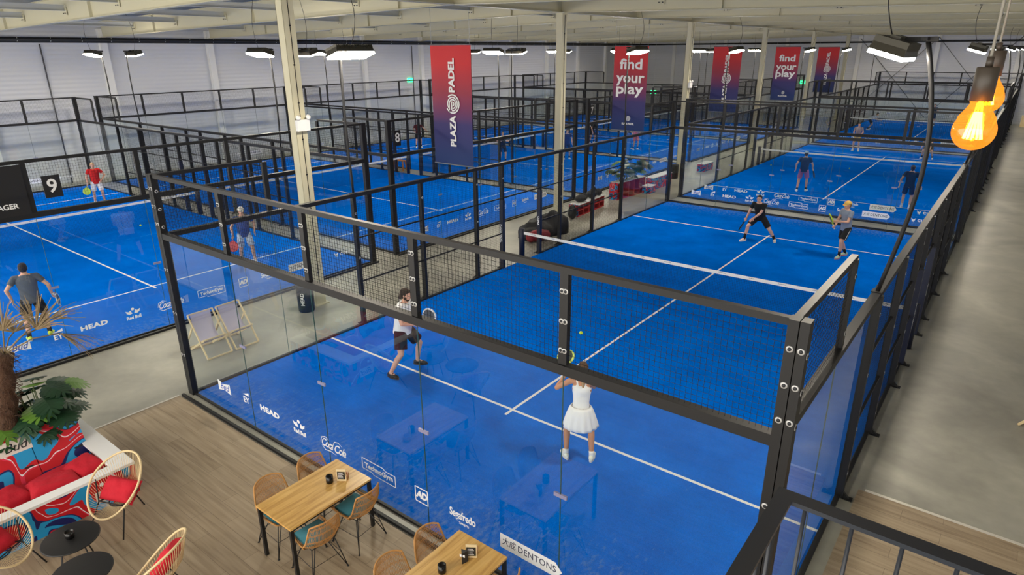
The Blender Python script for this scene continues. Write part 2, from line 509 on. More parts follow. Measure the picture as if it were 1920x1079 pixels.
# tapered cream frames every 5.33 m
BEAM_Y = [4.2 + 5.335 * k for k in range(-2, 12)]
def frame_beam(y):
    mb = MB()
    xs = [XL + 0.3, -2.0, XR]
    for a, b in ((0, 1), (1, 2)):
        x0, x1 = xs[a], xs[b]; z0, z1 = roof_z(x0), roof_z(x1)
        t0, t1 = zt - 0.02 * abs(x0 + 2) - 0.16, zt - 0.02 * abs(x1 + 2) - 0.16
        def slab(zl0, zh0, zl1, zh1, w):
            vs = [(x0, -w, zl0), (x0, w, zl0), (x0, w, zh0), (x0, -w, zh0), (x1, -w, zl1), (x1, w, zl1), (x1, w, zh1), (x1, -w, zh1)]
            mb.add(vs, [(0, 1, 2, 3), (7, 6, 5, 4), (0, 4, 5, 1), (1, 5, 6, 2), (2, 6, 7, 3), (3, 7, 4, 0)])
        slab(z0, z0 + 0.018, z1, z1 + 0.018, 0.10)
        slab(t0, t0 + 0.018, t1, t1 + 0.018, 0.10)
        slab(z0 + 0.018, t0, z1 + 0.018, t1, 0.006)
    for i, x in enumerate([XL + 7.6 * k + 5.7 for k in range(6)]):      # web stiffeners and purlin cleats
        if abs(x + 2) < 0.4: continue
        z = roof_z(x)
        mb.box((x - 0.006, -0.095, z + 0.018), (x + 0.006, 0.095, z + 0.68))
    return mb
proto = None
for k, y in enumerate(BEAM_Y):
    if proto is None:
        proto = frame_beam(y).mesh('roof_beam', CREAM)
    o = obj('roof_beam', proto, None, (0, y, 0)); o['kind'] = 'structure'; o['label'] = 'cream steel roof beam crossing the hall'
# purlins between the beams, with cleat plates and two bolts at their ends
PUR = MB(); PUR.box((-0.05, 0.02, 0.0), (0.05, 5.30, 0.012)).box((-0.05, 0.02, 0.012), (-0.042, 5.30, 0.17)).box((-0.05, 0.02, 0.17), (0.05, 5.30, 0.182))
PUR.box((-0.11, 0.012, -0.12), (0.11, 0.03, 0.10), 1).box((-0.11, 5.29, -0.12), (0.11, 5.308, 0.10), 1)
for sx in (-0.06, 0.06):
    PUR.lathe([(0.018, 0), (0.018, 0.02)], (sx, 5.27, -0.07), 6, 2, Matrix.Rotation(PI / 2, 4, 'X'))
pur_me = PUR.mesh('purlin', [mat('grey purlin', (196, 198, 196), 0.5), CREAM, BLACKP])
for y in BEAM_Y[:-1]:
    for k in range(11):
        x = -21.2 + 3.8 * k
        if x > XR - 0.5: continue
        o = obj('purlin', pur_me, None, (x, y, roof_z(x) + 0.30)); o['kind'] = 'structure'
# long beam carried by the columns
mb = MB()
zb = 7.07
mb.box((-2.12, YN, zb - 0.0), (-1.88, YF, zb + 0.02)).box((-2.008, YN, zb + 0.02), (-1.992, YF, zb + 0.6)).box((-2.12, YN, zb + 0.6), (-1.88, YF, zb + 0.62))
struct('ridge_beam', mb, CREAM, 'long cream steel beam carried by the row of columns')
# columns
col = MB()
col.box((-0.12, -0.14, 0.02), (0.12, -0.122, 7.05)).box((-0.12, 0.122, 0.02), (0.12, 0.14, 7.05)).box((-0.008, -0.122, 0.02), (0.008, 0.122, 7.05))
col.box((-0.12, -0.14, 0.02), (-0.108, 0.14, 7.05)).box((0.108, -0.14, 0.02), (0.12, 0.14, 7.05))
col.box((-0.2, -0.2, 0), (0.2, 0.2, 0.02)).box((-0.2, -0.2, 7.05), (0.2, 0.2, 7.07))
for z in [0.8 + 0.8 * i for i in range(8)]:
    col.box((0.12, -0.02, z), (0.135, 0.02, z + 0.03), 1)
col.tube([(0.13, 0, 0.5), (0.13, 0, 7.0)], 0.008, 6, 1)
col_me = col.mesh('column', [CREAM, BLACKP])
for k in range(6):
    y = 4.2 + 10.67 * k
    where = ['nearest the camera, beside the near court', 'second from the camera, behind the black bag heap', 'third from the camera, behind the far glass of the near court',
             'fourth from the camera, just right of a red and navy banner', 'fifth from the camera', 'farthest, close to the end wall'][k]
    o = obj('steel_column', col_me, None, (-2, y, 0)); tag(o, 'tall cream steel column, ' + where, 'column', 'columns in the middle row')
    if k in (0, 2):
        t = thing('emergency_light', 'white twin-spot emergency light fixed on the ' + ('nearest' if k == 0 else 'third') + ' cream column', 'emergency light', (-1.86, y, 4.33))
        b = MB().box((0, -0.16, -0.12), (0.09, 0.16, 0.12)); b.build('housing', WHITE, t)
        for s in (-1, 1):
            h = MB().lathe([(0.03, 0), (0.055, 0.03), (0.055, 0.07)], (0.05, s * 0.13, 0.15), 12, 0, Matrix.Rotation(R(60), 4, 'Y')); h.build('lamp_head', WHITE, t)
# pilasters along the left wall and end wall
pil = MB().box((0, -0.16, 0), (0.22, 0.16, 7.0)).mesh('pilaster', PILASTER)
for y in BEAM_Y:
    if y < YN + 0.5: continue
    o = obj('wall_column', pil, None, (XL, y, 0)); o['kind'] = 'structure'
for x in (-20, -14.5, -8.5, -2.2, 3.8, 9.5, 15):
    o = obj('wall_column', pil, None, (x, YF - 0.0, 0), (0, 0, -PI / 2)); o['kind'] = 'structure'
# wind bracing rods on the end wall
mb = MB()
for a, b in ((-2.2, 3.8), (3.8, 9.5)):
    mb.tube([(a, YF - 0.25, 0.3), (b, YF - 0.25, 6.8)], 0.025, 6).tube([(a, YF - 0.3, 6.8), (b, YF - 0.3, 0.3)], 0.025, 6)
struct('wall_bracing', mb, mat('grey steel rod', (110, 110, 112), 0.4, 0.5))
# black service pipe with clips
mb = MB(); zp = 6.47
mb.tube([(XL + 0.35, YN, zp), (XL + 0.35, YF - 0.4, zp)], 0.12, 12)
mb.tube([(XL + 0.35, YF - 0.4, zp), (XR - 0.2, YF - 0.4, zp)], 0.07, 10)
mb.tube([(XL + 0.53, YN, zp + 0.02), (XL + 0.53, YF - 0.4, zp + 0.02)], 0.04, 8)
o = mb.build('service_pipe', BLACKP); tag(o, 'thick black service pipe running high along the left and end walls', 'pipe')
cl = MB()
for i in range(52):
    y = -3 + i * 1.28
    cl.tube([(XL + 0.27, y, zp - 0.09), (XL + 0.50, y, zp - 0.05), (XL + 0.52, y, zp + 0.14)], 0.012, 5)
cl.build('pipe_clip', BOLT, o)['kind'] = 'stuff'
# down pipes / cables on left wall
for y in (6.9, 30.0):
    tag(MB().tube([(XL + 0.06, y, 0), (XL + 0.06, y, 6.3)], 0.03, 6).build('conduit', mat('grey conduit', (90, 90, 94), 0.5)),
        'thin grey conduit running down the left wall ' + ('near the camera end' if y < 10 else 'beside the green exit sign'), 'conduit')
# exit signs
EXITG = emit_mat('exit sign green', (40, 220, 120), 2.2)
for i, (x, y, z, rz, lb) in enumerate([(XL, 29.7, 3.95, PI / 2, 'green lit exit sign high on the left wall'),
                                     (-15.8, 50.5, 2.4, R(20), 'green lit exit sign hanging behind the far left courts'),
                                     (-6.7, YF, 2.95, 0, 'green lit exit sign on the end wall between two hanging banners')]):
    t = thing('exit_sign', lb, 'exit sign', (x, y, z), rz)
    MB().box((-0.24, -0.05, -0.14), (0.24, 0.0, 0.14)).build('sign_box', EXITG, t)
    m = MB().box((-0.16, -0.055, -0.07), (-0.02, -0.051, 0.07)); m.prism([(0.03, -0.05), (0.1, -0.05), (0.1, -0.09), (0.18, 0.0), (0.1, 0.09), (0.1, 0.05), (0.03, 0.05)], 0.051, 0.055, 0, Matrix.Rotation(PI / 2, 4, 'X'))
    m.build('pictogram', WHITE, t)
    if i == 1: MB().tube([(0, -0.02, 0.14), (0, -0.02, 4.6)], 0.01, 6).build('hanger', BOLT, t)
# ================================================================== padel courts
_cache = {}
def wire_panel(w, h, pitch=0.05, t=0.0028):
    """welded mesh in the XZ plane, origin lower left"""
    key = ('w', round(w, 3), round(h, 3), t)
    if key in _cache: return _cache[key]
    mb = MB(); nx = int(round(w / pitch)); nz = int(round(h / pitch)); q = t / 2
    for i in range(1, nx):
        x = w * i / nx
        mb.add([(x - q, -q, 0), (x + q, -q, 0), (x + q, q, 0), (x - q, q, 0), (x - q, -q, h), (x + q, -q, h), (x + q, q, h), (x - q, q, h)],
               [(0, 1, 5, 4), (1, 2, 6, 5), (2, 3, 7, 6), (3, 0, 4, 7)])
    for i in range(1, nz):
        z = h * i / nz
        mb.add([(0, q - q, z - q), (0, 3 * q - q, z - q), (0, 3 * q - q, z + q), (0, q - q, z + q), (w, q - q, z - q), (w, 3 * q - q, z - q), (w, 3 * q - q, z + q), (w, q - q, z + q)],
               [(0, 1, 5, 4), (1, 2, 6, 5), (2, 3, 7, 6), (3, 0, 4, 7)])
    _cache[key] = mb.mesh('mesh_panel', WIRE)
    return _cache[key]

def box_mesh(key, lo, hi, m):
    k = (key, tuple(round(v, 3) for v in lo + hi))
    if k not in _cache: _cache[k] = MB().box(lo, hi).mesh(key, m)
    return _cache[k]

# printed sponsor marks, each a flat mesh in XY, x to the right
def flat(mbfn, mats, name):
    mb = MB(); mbfn(mb); return mb.mesh(name, mats)
def RX(): return Matrix.Rotation(PI / 2, 4, 'X')
def logos():
    L = []
    I = Matrix.Identity(4)
    # bow-tie with word
    bt = MB().prism([(-.19, -.10), (0, -.055), (.19, -.10), (.19, .10), (0, .055), (-.19, .10)], 0, 0.001).mesh('a', STICKER)
    tx = text_mesh('Bud', 0.17, STICKER_BLUE, 0.002, 0.35, thick=0.0006)
    L.append((1.18, join_meshes([(bt, I), (tx, T((0, 0, 0.0012)))], 'sponsor_logo')))
    e = text_mesh('EY', 0.15, STICKER, 0.004); tri = MB().prism([(-.07, .08), (.1, .14), (.1, .08)], 0, 0.001).mesh('a', STICKER)
    L.append((1.85, join_meshes([(e, T((0, -.02, 0))), (tri, I)], 'sponsor_logo')))
    L.append((2.52, text_mesh('HEAD', 0.13, STICKER, 0.006, 0.0, 1.1, width=0.52)))
    rb = text_mesh('Red Bull', 0.10, STICKER, 0.003, width=0.30)
    bull = MB()
    for s in (-1, 1):
        bull.prism([(s * .02, .02), (s * .05, .10), (s * .09, .07), (s * .15, .10), (s * .13, .04), (s * .08, .01)][::s], 0, 0.001)
    bull.prism([(.035 * math.cos(a * PI / 6), .12 + .03 * math.sin(a * PI / 6)) for a in range(12)], 0, 0.001)
    L.append((3.30, join_meshes([(rb, T((0, -.07, 0))), (bull.mesh('a', STICKER), I)], 'sponsor_logo')))
    c1 = text_mesh('Coca', 0.2, STICKER, 0.001, 0.45, 0.85, width=0.26); c2 = text_mesh('Cola', 0.2, STICKER, 0.001, 0.45, 0.85, width=0.26)
    sw = MB().tube([(-.3, -.02, 0), (-.27, .07, 0), (-.18, .11, 0), (-.1, .08, 0)], [.004, .009, .008, .003], 6)
    sw.tube([(-.28, -.06, 0), (-.2, -.12, 0), (-.08, -.1, 0), (.05, -.12, 0)], [.003, .009, .008, .002], 6)
    sw.tube([(-.02, .0, 0), (.03, .1, 0), (.12, .12, 0), (.2, .08, 0)], [.003, .008, .007, .003], 6)
    sm = sw.mesh('a', STICKER)
    for v in sm.vertices: v.co.z *= 0.05
    L.append((4.12, join_meshes([(c1, T((-.14, 0, 0))), (c2, T((.15, -.01, 0))), (sm, I)], 'sponsor_logo')))
    tg = text_mesh('TechnoGym', 0.11, STICKER, 0.003, 0.0, 1.05, width=0.56)
    fr = MB()
    ol = [(-.33, .1), (.1, .1), (.14, .07), (.33, .07), (.33, -.10), (-.1, -.10), (-.14, -.07), (-.33, -.07)]
    for i in range(8): fr.bar(ol[i] + (0,), ol[(i + 1) % 8] + (0,), .012, .001)
    L.append((5.08, join_meshes([(tg, I), (fr.mesh('a', STICKER), I)], 'sponsor_logo')))
    ad = text_mesh('AD', 0.14, STICKER, 0.008, 0.2, 0.9)
    fr = MB(); s = .11
    for a, b in (((-s, -s), (s, -s)), ((s, -s), (s, s)), ((s, s), (-s, s)), ((-s, s), (-s, -s))): fr.bar(a + (0,), b + (0,), .014, .001)
    L.append((5.90, join_meshes([(ad, I), (fr.mesh('a', STICKER), I)], 'sponsor_logo')))
    sg = text_mesh('Segafredo', 0.16, STICKER, 0.003, 0.0, 0.95, width=0.42); sz = text_mesh('ZANETTI', 0.04, STICKER, 0.001)
    L.append((6.60, join_meshes([(sg, T((0, .02, 0))), (sz, T((0.02, -.09, 0)))], 'sponsor_logo')))
    ar = MB().prism([(-.43, -.1), (.34, -.1), (.43, 0), (.34, .1), (-.43, .1)], 0, 0.001).mesh('a', STICKER)
    dt = text_mesh('DENTONS', 0.125, mat('dark print', (50, 60, 90), 0.6), 0.001, 0.0, 1.1, width=0.52, thick=0.0005)
    cj = text_mesh('大成', 0.12, MATS['dark print'], 0.0, 0.15, thick=0.0005, width=0.2)
    L.append((7.62, join_meshes([(ar, I), (dt, T((0.09, 0, .0014))), (cj, T((-.3, 0, .0014)))], 'sponsor_logo')))
    cp = text_mesh('CUPRA', 0.11, STICKER, 0.004, 0.0, 1.2, width=0.48)
    em = MB().prism([(-.07, .07), (0, .02), (.07, .07), (.02, -.07), (0, -.03), (-.02, -.07)], 0, 0.001).mesh('a', STICKER)
    L.append((8.95, join_meshes([(cp, T((.14, 0, 0))), (em, T((-.22, 0, 0)))], 'sponsor_logo')))
    return L
LOGOS = logos()
for x, me in LOGOS: me.name = 'sponsor_logo'

TURFME = MB().box((0.02, 0.02, 0.0), (9.98, 19.98, 0.014)).mesh('turf', TURF)
LINEX = MB().box((0.02, -0.025, 0.014), (9.98, 0.025, 0.018)).mesh('court_line', WHITE)
LINEC = MB().box((-0.025, 2.85, 0.0145), (0.025, 17.15, 0.0182)).mesh('court_line', WHITE)

POST = MB().box((-0.04, -0.05, 0), (0.04, 0.05, 3.0))
POST.box((-0.05, 0.05, 0), (0.05, 0.17, 0.012)).prism([(0.05, 0.012), (0.13, 0.012), (0.05, 0.10)], -0.02, 0.02, 0, Matrix(((0, 0, 1, 0), (1, 0, 0, 0), (0, 1, 0, 0), (0, 0, 0, 1))))
POSTME = POST.mesh('post', STEEL)            # local +y = outwards
PADME = MB().box((-0.05, -0.06, 0.02), (0.05, 0.06, 1.98)).mesh('post_pad', NAVY)

BOLTME = MB().lathe([(0.027, 0), (0.027, 0.004), (0.015, 0.0045)], (0, 0, 0), 16, 0, Matrix.Rotation(PI / 2, 4, 'X')).lathe([(0.0145, 0.004), (0.0145, 0.010), (0.008, 0.012)], (0, 0, 0), 12, 1, Matrix.Rotation(PI / 2, 4, 'X')).mesh('bolt', [BOLT, mat('dark screw', (50, 52, 56), 0.4, 0.5)])  # faces -y

PLATE = MB().box((-0.08, -0.010, -0.022), (0.08, 0.012, 0.022)).mesh('glass_clamp', mat('clamp steel', (140, 140, 176), 0.3, 0.2))

def make_enclosure(label, detail):
    E = thing('court_enclosure', label, 'court enclosure', (0, 0, 0))
    def P(name, me, loc, rz=0.0):
        return obj(name, me, E, loc, (0, 0, rz))
    gl = box_mesh('glass_panel', (0.005, -0.006, 0.03), (1.995, 0.006, 2.95), GLASS)
    seam = MB().box((-0.0035, -0.006, 0.03), (0.0035, 0.006, 2.95)).mesh('seam', mat('glass seam', (40, 80, 80), 0.3))
    for y in (0.0, 20.0):
        s = -1 if y == 0 else 1
        for i in range(5):
            P('glass_panel', gl, (2 * i, y, 0))
            P('mesh_panel', wire_panel(1.94, 0.92), (2 * i + 0.03, y, 3.05))
        for i in range(1, 5):
            P('glass_seam', seam, (2 * i, y, 0))
            c = P('glass_clamp', PLATE, (2 * i, y, 1.52), 0 if y == 0 else PI)
            P('mesh_post', box_mesh('mesh_post', (-0.045, -0.03, 0.05), (0.045, 0.03, 0.97), STEEL), (2 * i, y + s * 0.0, 3.0))
        P('glass_beam', box_mesh('glass_beam', (0.04, -0.05, -0.05), (9.96, 0.05, 0.05), STEEL), (0, y, 3.0))
        P('top_rail', box_mesh('top_rail', (0.04, -0.03, -0.03), (9.96, 0.03, 0.03), STEEL), (0, y, 4.0))
        P('base_rail', box_mesh('base_rail', (-0.1, -0.022, 0), (10.1, 0.022, 0.045), STEEL), (0, y + s * 0.17, 0))
        P('glass_shoe', box_mesh('glass_shoe', (0.0, -0.02, 0), (10.0, 0.02, 0.035), STEEL), (0, y, 0))
        for x in (0.0, 10.0):
            sx = -1 if x == 0 else 1
            cp = MB().box((-0.042, -0.055, 0), (0.036, 0.055, 4.03)).box((0.044 * 1, -0.055, 0), (0.112, 0.055, 4.03))
            me = _cache.setdefault('corner', cp.mesh('corner_post', STEEL))
            o = P('corner_post', me, (x, y, 0), 0 if sx > 0 else PI)
    for x in (0.0, 10.0):
        s = -1 if x == 0 else 1
        rz = PI / 2
        for y in (0, 2, 16, 18):
            P('glass_panel', gl, (x, y, 0), rz)
        for y in (2.0, 18.0):
            P('glass_seam', seam, (x, y, 0), rz)
        for y in (0.03, 18.03):
            P('mesh_panel', wire_panel(1.94, 0.92), (x, y, 3.05), rz)
            P('top_rail', box_mesh('side_top_rail', (0.02, -0.03, -0.03), (1.96, 0.03, 0.03), STEEL), (x, y - 0.03, 4.0), rz)
        for y in (2.0, 18.0):
            P('mesh_post', box_mesh('mesh_post', (-0.045, -0.03, 0.05), (0.045, 0.03, 0.97), STEEL), (x, y, 3.0), rz)
        P('side_rail', box_mesh('side_rail', (0.05, -0.05, -0.04), (19.95, 0.05, 0.04), STEEL), (x, 0, 3.0), rz)
        P('base_rail', box_mesh('side_base', (0.0, -0.03, 0), (9.1, 0.03, 0.05), STEEL), (x + s * 0.02, 0, 0), rz)
        P('base_rail', box_mesh('side_base', (0.0, -0.03, 0), (9.1, 0.03, 0.05), STEEL), (x + s * 0.02, 10.9, 0), rz)
        for y in (4, 6, 8, 9.1, 10.9, 12, 14, 16):
            P('post', POSTME, (x + s * 0.03, y, 0), -PI / 2 if s > 0 else PI / 2)
        for y in (9.1, 10.9):
            P('post_pad', PADME, (x + s * 0.03, y, 0), PI / 2)
        for y0, w in ((4, 2), (6, 2), (8, 1.1), (10.9, 1.1), (12, 2), (14, 2)):
            P('mesh_panel', wire_panel(w - 0.08, 2.88), (x, y0 + 0.04, 0.06), rz)
            for z in (1.04, 2.05):
                P('mid_rail', box_mesh('mid_rail', (0.04, -0.018, -0.015), (w - 0.04, 0.018, 0.015), STEEL), (x + s * 0.02, y0, z), rz)
        P('mesh_panel', wire_panel(1.72, 0.86), (x, 9.14, 2.08), rz)
        P('mid_rail', box_mesh('mid_rail', (0.04, -0.02, -0.02), (1.76, 0.02, 0.02), STEEL), (x + s * 0.02, 9.1, 2.05), rz)
    for x, me in LOGOS:
        P('sponsor_logo', me, (x, -0.009, 0.53), 0).rotation_euler = (PI / 2, 0, 0)
        P('sponsor_logo', me, (x, 19.991, 0.53), 0).rotation_euler = (PI / 2, 0, 0)
    return E

def net_wire(w, h, pitch=0.04, t=0.003):
    return wire_panel(w, h, pitch, t)

def make_net(label):
    N = thing('padel_net', label, 'net', (0, 0, 0))
    obj('net_mesh', net_wire(9.9, 0.84), N, (0.05, 10, 0.02))
    tp = MB(); n = 20
    for i in range(n):
        x0 = 0.05 + 9.9 * i / n; x1 = 0.05 + 9.9 * (i + 1) / n
        z = lambda x: 0.90 - 0.03 * (1 - ((x - 5) / 5) ** 2)
        vs = [(x0, -0.012, z(x0) - 0.075), (x0, 0.012, z(x0) - 0.075), (x0, 0.012, z(x0)), (x0, -0.012, z(x0)),
              (x1, -0.012, z(x1) - 0.075), (x1, 0.012, z(x1) - 0.075), (x1, 0.012, z(x1)), (x1, -0.012, z(x1))]
        tp.add(vs, [(0, 1, 5, 4), (1, 2, 6, 5), (2, 3, 7, 6), (3, 0, 4, 7)])
    tape = tp.build('net_tape', TAPE, N, (0, 10, 0))
    items = []
    a = text_mesh('CUPRA', 0.034, GREYTXT, 0.0006); b = text_mesh('PLAZA PADEL', 0.03, GREYTXT, 0.0006)
    for i in range(14):
        x = 0.4 + i * 0.7; z = 0.90 - 0.03 * (1 - ((x - 5) / 5) ** 2) - 0.028
        items.append((a if i % 2 else b, T((x, -0.0125, z)) @ RX()))
    obj('tape_lettering', join_meshes(items, 'tape_lettering'), tape)
    for x in (-0.02, 10.02):
        MB().lathe([(0.085, 0), (0.085, 0.96), (0.06, 0.98)], (x, 10, 0.014), 14).build('net_post', NAVY, N)
    return N

COURTS = [
    # origin x, y, rotation, description, has net in view
    ('the nearest court beside the cafe tables', 0.0, 0.0, 0.0),
    ('the second right-hand court', 0.0, 21.3, 0.0),
    ('the farthest right-hand court', 0.0, 42.6, 0.0),
    ('court 9 at the left edge', -3.5, -2.76, PI / 2),
    ('court 8 behind the nearest column', -3.5, 8.24, PI / 2),
    ('court 7 behind the first banner', -3.5, 19.24, PI / 2),
    ('the fourth left-row court', -3.5, 30.24, PI / 2),
    ('the fifth left-row court', -3.5, 41.5, PI / 2),
]
E0 = make_enclosure('x', True)
N0 = make_net('x')
ENC = []
for i, (desc, x, y, rz) in enumerate(COURTS):
    E = E0 if i == 0 else copy_tree(E0)
    E.location = (x, y, 0); E.rotation_euler = (0, 0, rz)
    tag(E, 'black steel, glass and mesh enclosure of ' + desc, 'court enclosure', 'padel court enclosures')
    ENC.append(E)
    N = N0 if i == 0 else copy_tree(N0)
    N.location = (x, y, 0); N.rotation_euler = (0, 0, rz)
    tag(N, 'white-taped dark net across ' + desc, 'net', 'padel nets')
    t = obj('court_turf', TURFME, None, (x, y, 0), (0, 0, rz)); tag(t, 'blue artificial turf with white lines inside ' + desc, 'court turf', 'blue padel turfs')
    for yy in (3.05, 16.95): obj('court_line', LINEX, t, (0, yy, 0))
    obj('court_line', LINEC, t, (5, 0, 0))

# bolts shown clearly on the nearest enclosure only
for ch in list(ENC[0].children):
    n = ch.name.split('.')[0]
    if n == 'mesh_post' and ch.location.y < 1:
        for z in (0.2, 0.5, 0.8):
            for dx in (-0.018, 0.022):
                obj('bolt', BOLTME, ch, (dx, -0.03, z))
    if n == 'mesh_post' and 1 < ch.location.y < 3 and ch.location.x > 5:
        for z in (0.2, 0.8):
            obj('bolt', BOLTME, ch, (0.0, -0.03, z))
    if n == 'corner_post' and ch.location.y < 1:
        flip = ch.location.x < 5
        for z in (3.2, 3.5, 3.8, 2.4, 1.6, 0.8):
            for dx in ((-0.003, 0.078)):
                b = obj('bolt', BOLTME, ch, (dx, 0.055 if flip else -0.055, z), (0, 0, PI if flip else 0))
            if z > 3:
                obj('bolt', BOLTME, ch, (0.112 if not flip else -0.042, 0.0, z - 0.05), (0, 0, PI / 2 if not flip else -PI / 2))
    if n == 'post' and ch.location.x > 5:
        for z in (2.75, 1.9, 1.1, 0.4):
            obj('bolt', BOLTME, ch, (0.0, 0.05, z), (0, 0, PI))
    if n == 'post' and ch.location.x < 5:
        for z in (2.6, 1.6):
            obj('bolt', BOLTME, ch, (0.0, -0.05, z), (0, 0, 0))

# lettering on the padded posts beside the net (nearest court)
for x, s in ((0.03 - 0.03, 1), (10.0 + 0.03, 1)):
    for y, tx in ((9.1, 'PLAZA PADEL'), (10.9, 'CUPRA')):
        me = text_mesh(tx, 0.085, STICKER, 0.002)
        o = obj('post_lettering', me, ENC[0])
        if x < 5:     # faces the court / camera (+x side and -y side)
            o.matrix_local = T((-0.03, y - 0.062, 1.1)) @ Matrix.Rotation(PI / 2, 4, 'Y') @ Matrix.Rotation(PI / 2, 4, 'Z') @ Matrix.Rotation(0, 4, 'X') if False else T((x - 0.03, y - 0.0625, 1.05)) @ RX() @ Matrix.Rotation(-PI / 2, 4, 'Z')
        else:
            o.matrix_local = T((x + 0.0625, y, 1.05)) @ Matrix.Rotation(PI / 2, 4, 'Z') @ RX() @ Matrix.Rotation(-PI / 2, 4, 'Z')

# ---------------- court number boards
def board(num, y, z, w, h, label, x=-3.44):
    t = thing('number_board', label, 'sign', (x, y, z), PI / 2)
    MB().box((-w / 2, 0, -h / 2), (w / 2, 0.02, h / 2)).build('board', BLACKP, t)
    obj('lettering', text_mesh(num, h * 0.85, WHITE, 0.006), t, (0, -0.002, 0), (PI / 2, 0, 0))
    return t
board('9', -0.38, 3.49, 0.30, 0.42, 'black board with white number 9 hung on mesh at the left')
board('8', 8.49, 3.50, 0.26, 0.44, 'black board with white number 8 hung on mesh near the first banner')
board('7', 19.45, 3.52, 0.26, 0.44, 'small black board with white number 7 hung on far mesh')
t = thing('sign_board', 'large black board with white letters on the mesh at the left edge', 'sign', (-3.44, -1.6, 3.5), PI / 2)
MB().box((-0.8, 0, -0.46), (0.79, 0.02, 0.46)).build('board', BLACKP, t)
obj('lettering', text_mesh('MANAGER', 0.13, WHITE, 0.003, 0.0, 1.0), t, (0.30, -0.002, -0.28), (PI / 2, 0, 0))

# ---------------- floodlights on bowed poles, four to each court
def lamp_tree(label, bow):
    t = thing('court_floodlight', label, 'floodlight', (0, 0, 0))
    # local +x points into the court; the pole stands on the 3 m side rail
    pts = []
    for i in range(13):
        u = i / 12
        pts.append((-bow * math.sin(PI * u) * (0.6 + 0.4 * u), 0, 3.04 + 2.93 * u))
    MB().tube(pts, 0.026, 8).build('pole', STEEL, t)
    MB().box((-0.06, -0.06, 3.04), (0.06, 0.06, 3.055)).build('foot_plate', STEEL, t)
    MB().box((-0.1, -0.03, 5.94), (0.36, 0.03, 5.99)).box((-0.02, -0.22, 5.95), (0.04, 0.22, 5.98)).build('arm', STEEL, t)
    M = T((0.31, 0, 5.83)) @ Matrix.Rotation(R(-17), 4, 'Y')
    hs = []
    for z, w, l in ((0.0, 0.19, 0.46), (0.10, 0.16, 0.44), (0.14, 0.11, 0.38)):
        hs += [M @ Vector(v) for v in ((-w, -l, z), (w, -l, z), (w, l, z), (-w, l, z))]
    h = MB().add(hs, [(3, 2, 1, 0), (8, 9, 10, 11)] + [(4 * r + k, 4 * r + (k + 1) % 4, 4 * r + 4 + (k + 1) % 4, 4 * r + 4 + k) for r in (0, 1) for k in range(4)])
    for k in range(17):
        y = -0.44 + k * 0.0545
        h.box((-0.175, y, 0.03), (0.175, y + 0.012, 0.145), 0, M)
    for y in (-0.3, 0.0, 0.3): h.box((-0.05, y - 0.05, 0.14), (0.05, y + 0.05, 0.18), 0, M)
    h.build('lamp_housing', HOUSING, t)
    MB().box((-0.18, -0.45, -0.045), (0.18, 0.45, 0.0), 0, M).build('lamp_lens', LENS, t)
    c = []
    for i in range(10):
        u = i / 9
        c.append((0.34 + 0.12 * math.sin(u * PI * 1.3), 0.05 * math.sin(u * 5), 5.98 + u * 1.49))
    MB().tube(c, 0.007, 5).build('power_cable', BLACKP, t)
    return t
LTS = {False: lamp_tree('x', 0.06), True: lamp_tree('x', 0.26)}; usedl = set()
NAMES_C = ['the nearest court', 'the second right-hand court', 'the farthest right-hand court', 'court 9', 'court 8', 'court 7', 'the fourth left-row court', 'the fifth left-row court']
for ci, (desc, ox, oy, rz) in enumerate(COURTS):
    for (lx, ly, lr, wh) in ((0, 4, 0, 'near left'), (10, 4, PI, 'near right'), (0, 16, 0, 'far left'), (10, 16, PI, 'far right')):
        big = (rz == 0.0 and lx == 10)
        o = copy_tree(LTS[big]) if big in usedl else LTS[big]; usedl.add(big)
        p = Matrix.Rotation(rz, 4, 'Z') @ Vector((lx, ly, 0))
        o.location = (ox + p.x, oy + p.y, 0); o.rotation_euler = (0, 0, rz + lr)
        tag(o, 'floodlight on a bowed black pole, %s pole of %s' % (wh, NAMES_C[ci]), 'floodlight', 'court floodlights')
# ================================================================== cafe furniture
def table(label, x0, y0, x1, y1):
    cx, cy = (x0 + x1) / 2, (y0 + y1) / 2; w, d = (x1 - x0) / 2, (y1 - y0) / 2
    t = thing('dining_table', label, 'table', (cx, cy, 0.012), 0, 'oak cafe tables')
    MB().box((-w, -d, 0.712), (w, d, 0.738)).build('tabletop', OAK, t)
    f = MB()
    for s in (-1, 1):
        f.box((-w + 0.03, s * (d - 0.03) - 0.015, 0.68), (w - 0.03, s * (d - 0.03) + 0.015, 0.712))
        f.box((s * (w - 0.03) - 0.015, -d + 0.03, 0.68), (s * (w - 0.03) + 0.015, d - 0.03, 0.712))
    f.build('apron', BLACKP, t)
    for sx in (-1, 1):
        for sy in (-1, 1):
            MB().box((sx * (w - 0.025) - 0.02, sy * (d - 0.025) - 0.02, 0), (sx * (w - 0.025) + 0.02, sy * (d - 0.025) + 0.02, 0.712)).build('leg', BLACKP, t)
table('oak cafe table with a black cup and menu stand, left of the two', 4.655, -1.54, 5.35, -0.345)
table('oak cafe table in the bottom middle, cut by the frame edge, right of the two', 6.88, -1.56, 7.575, -0.365)

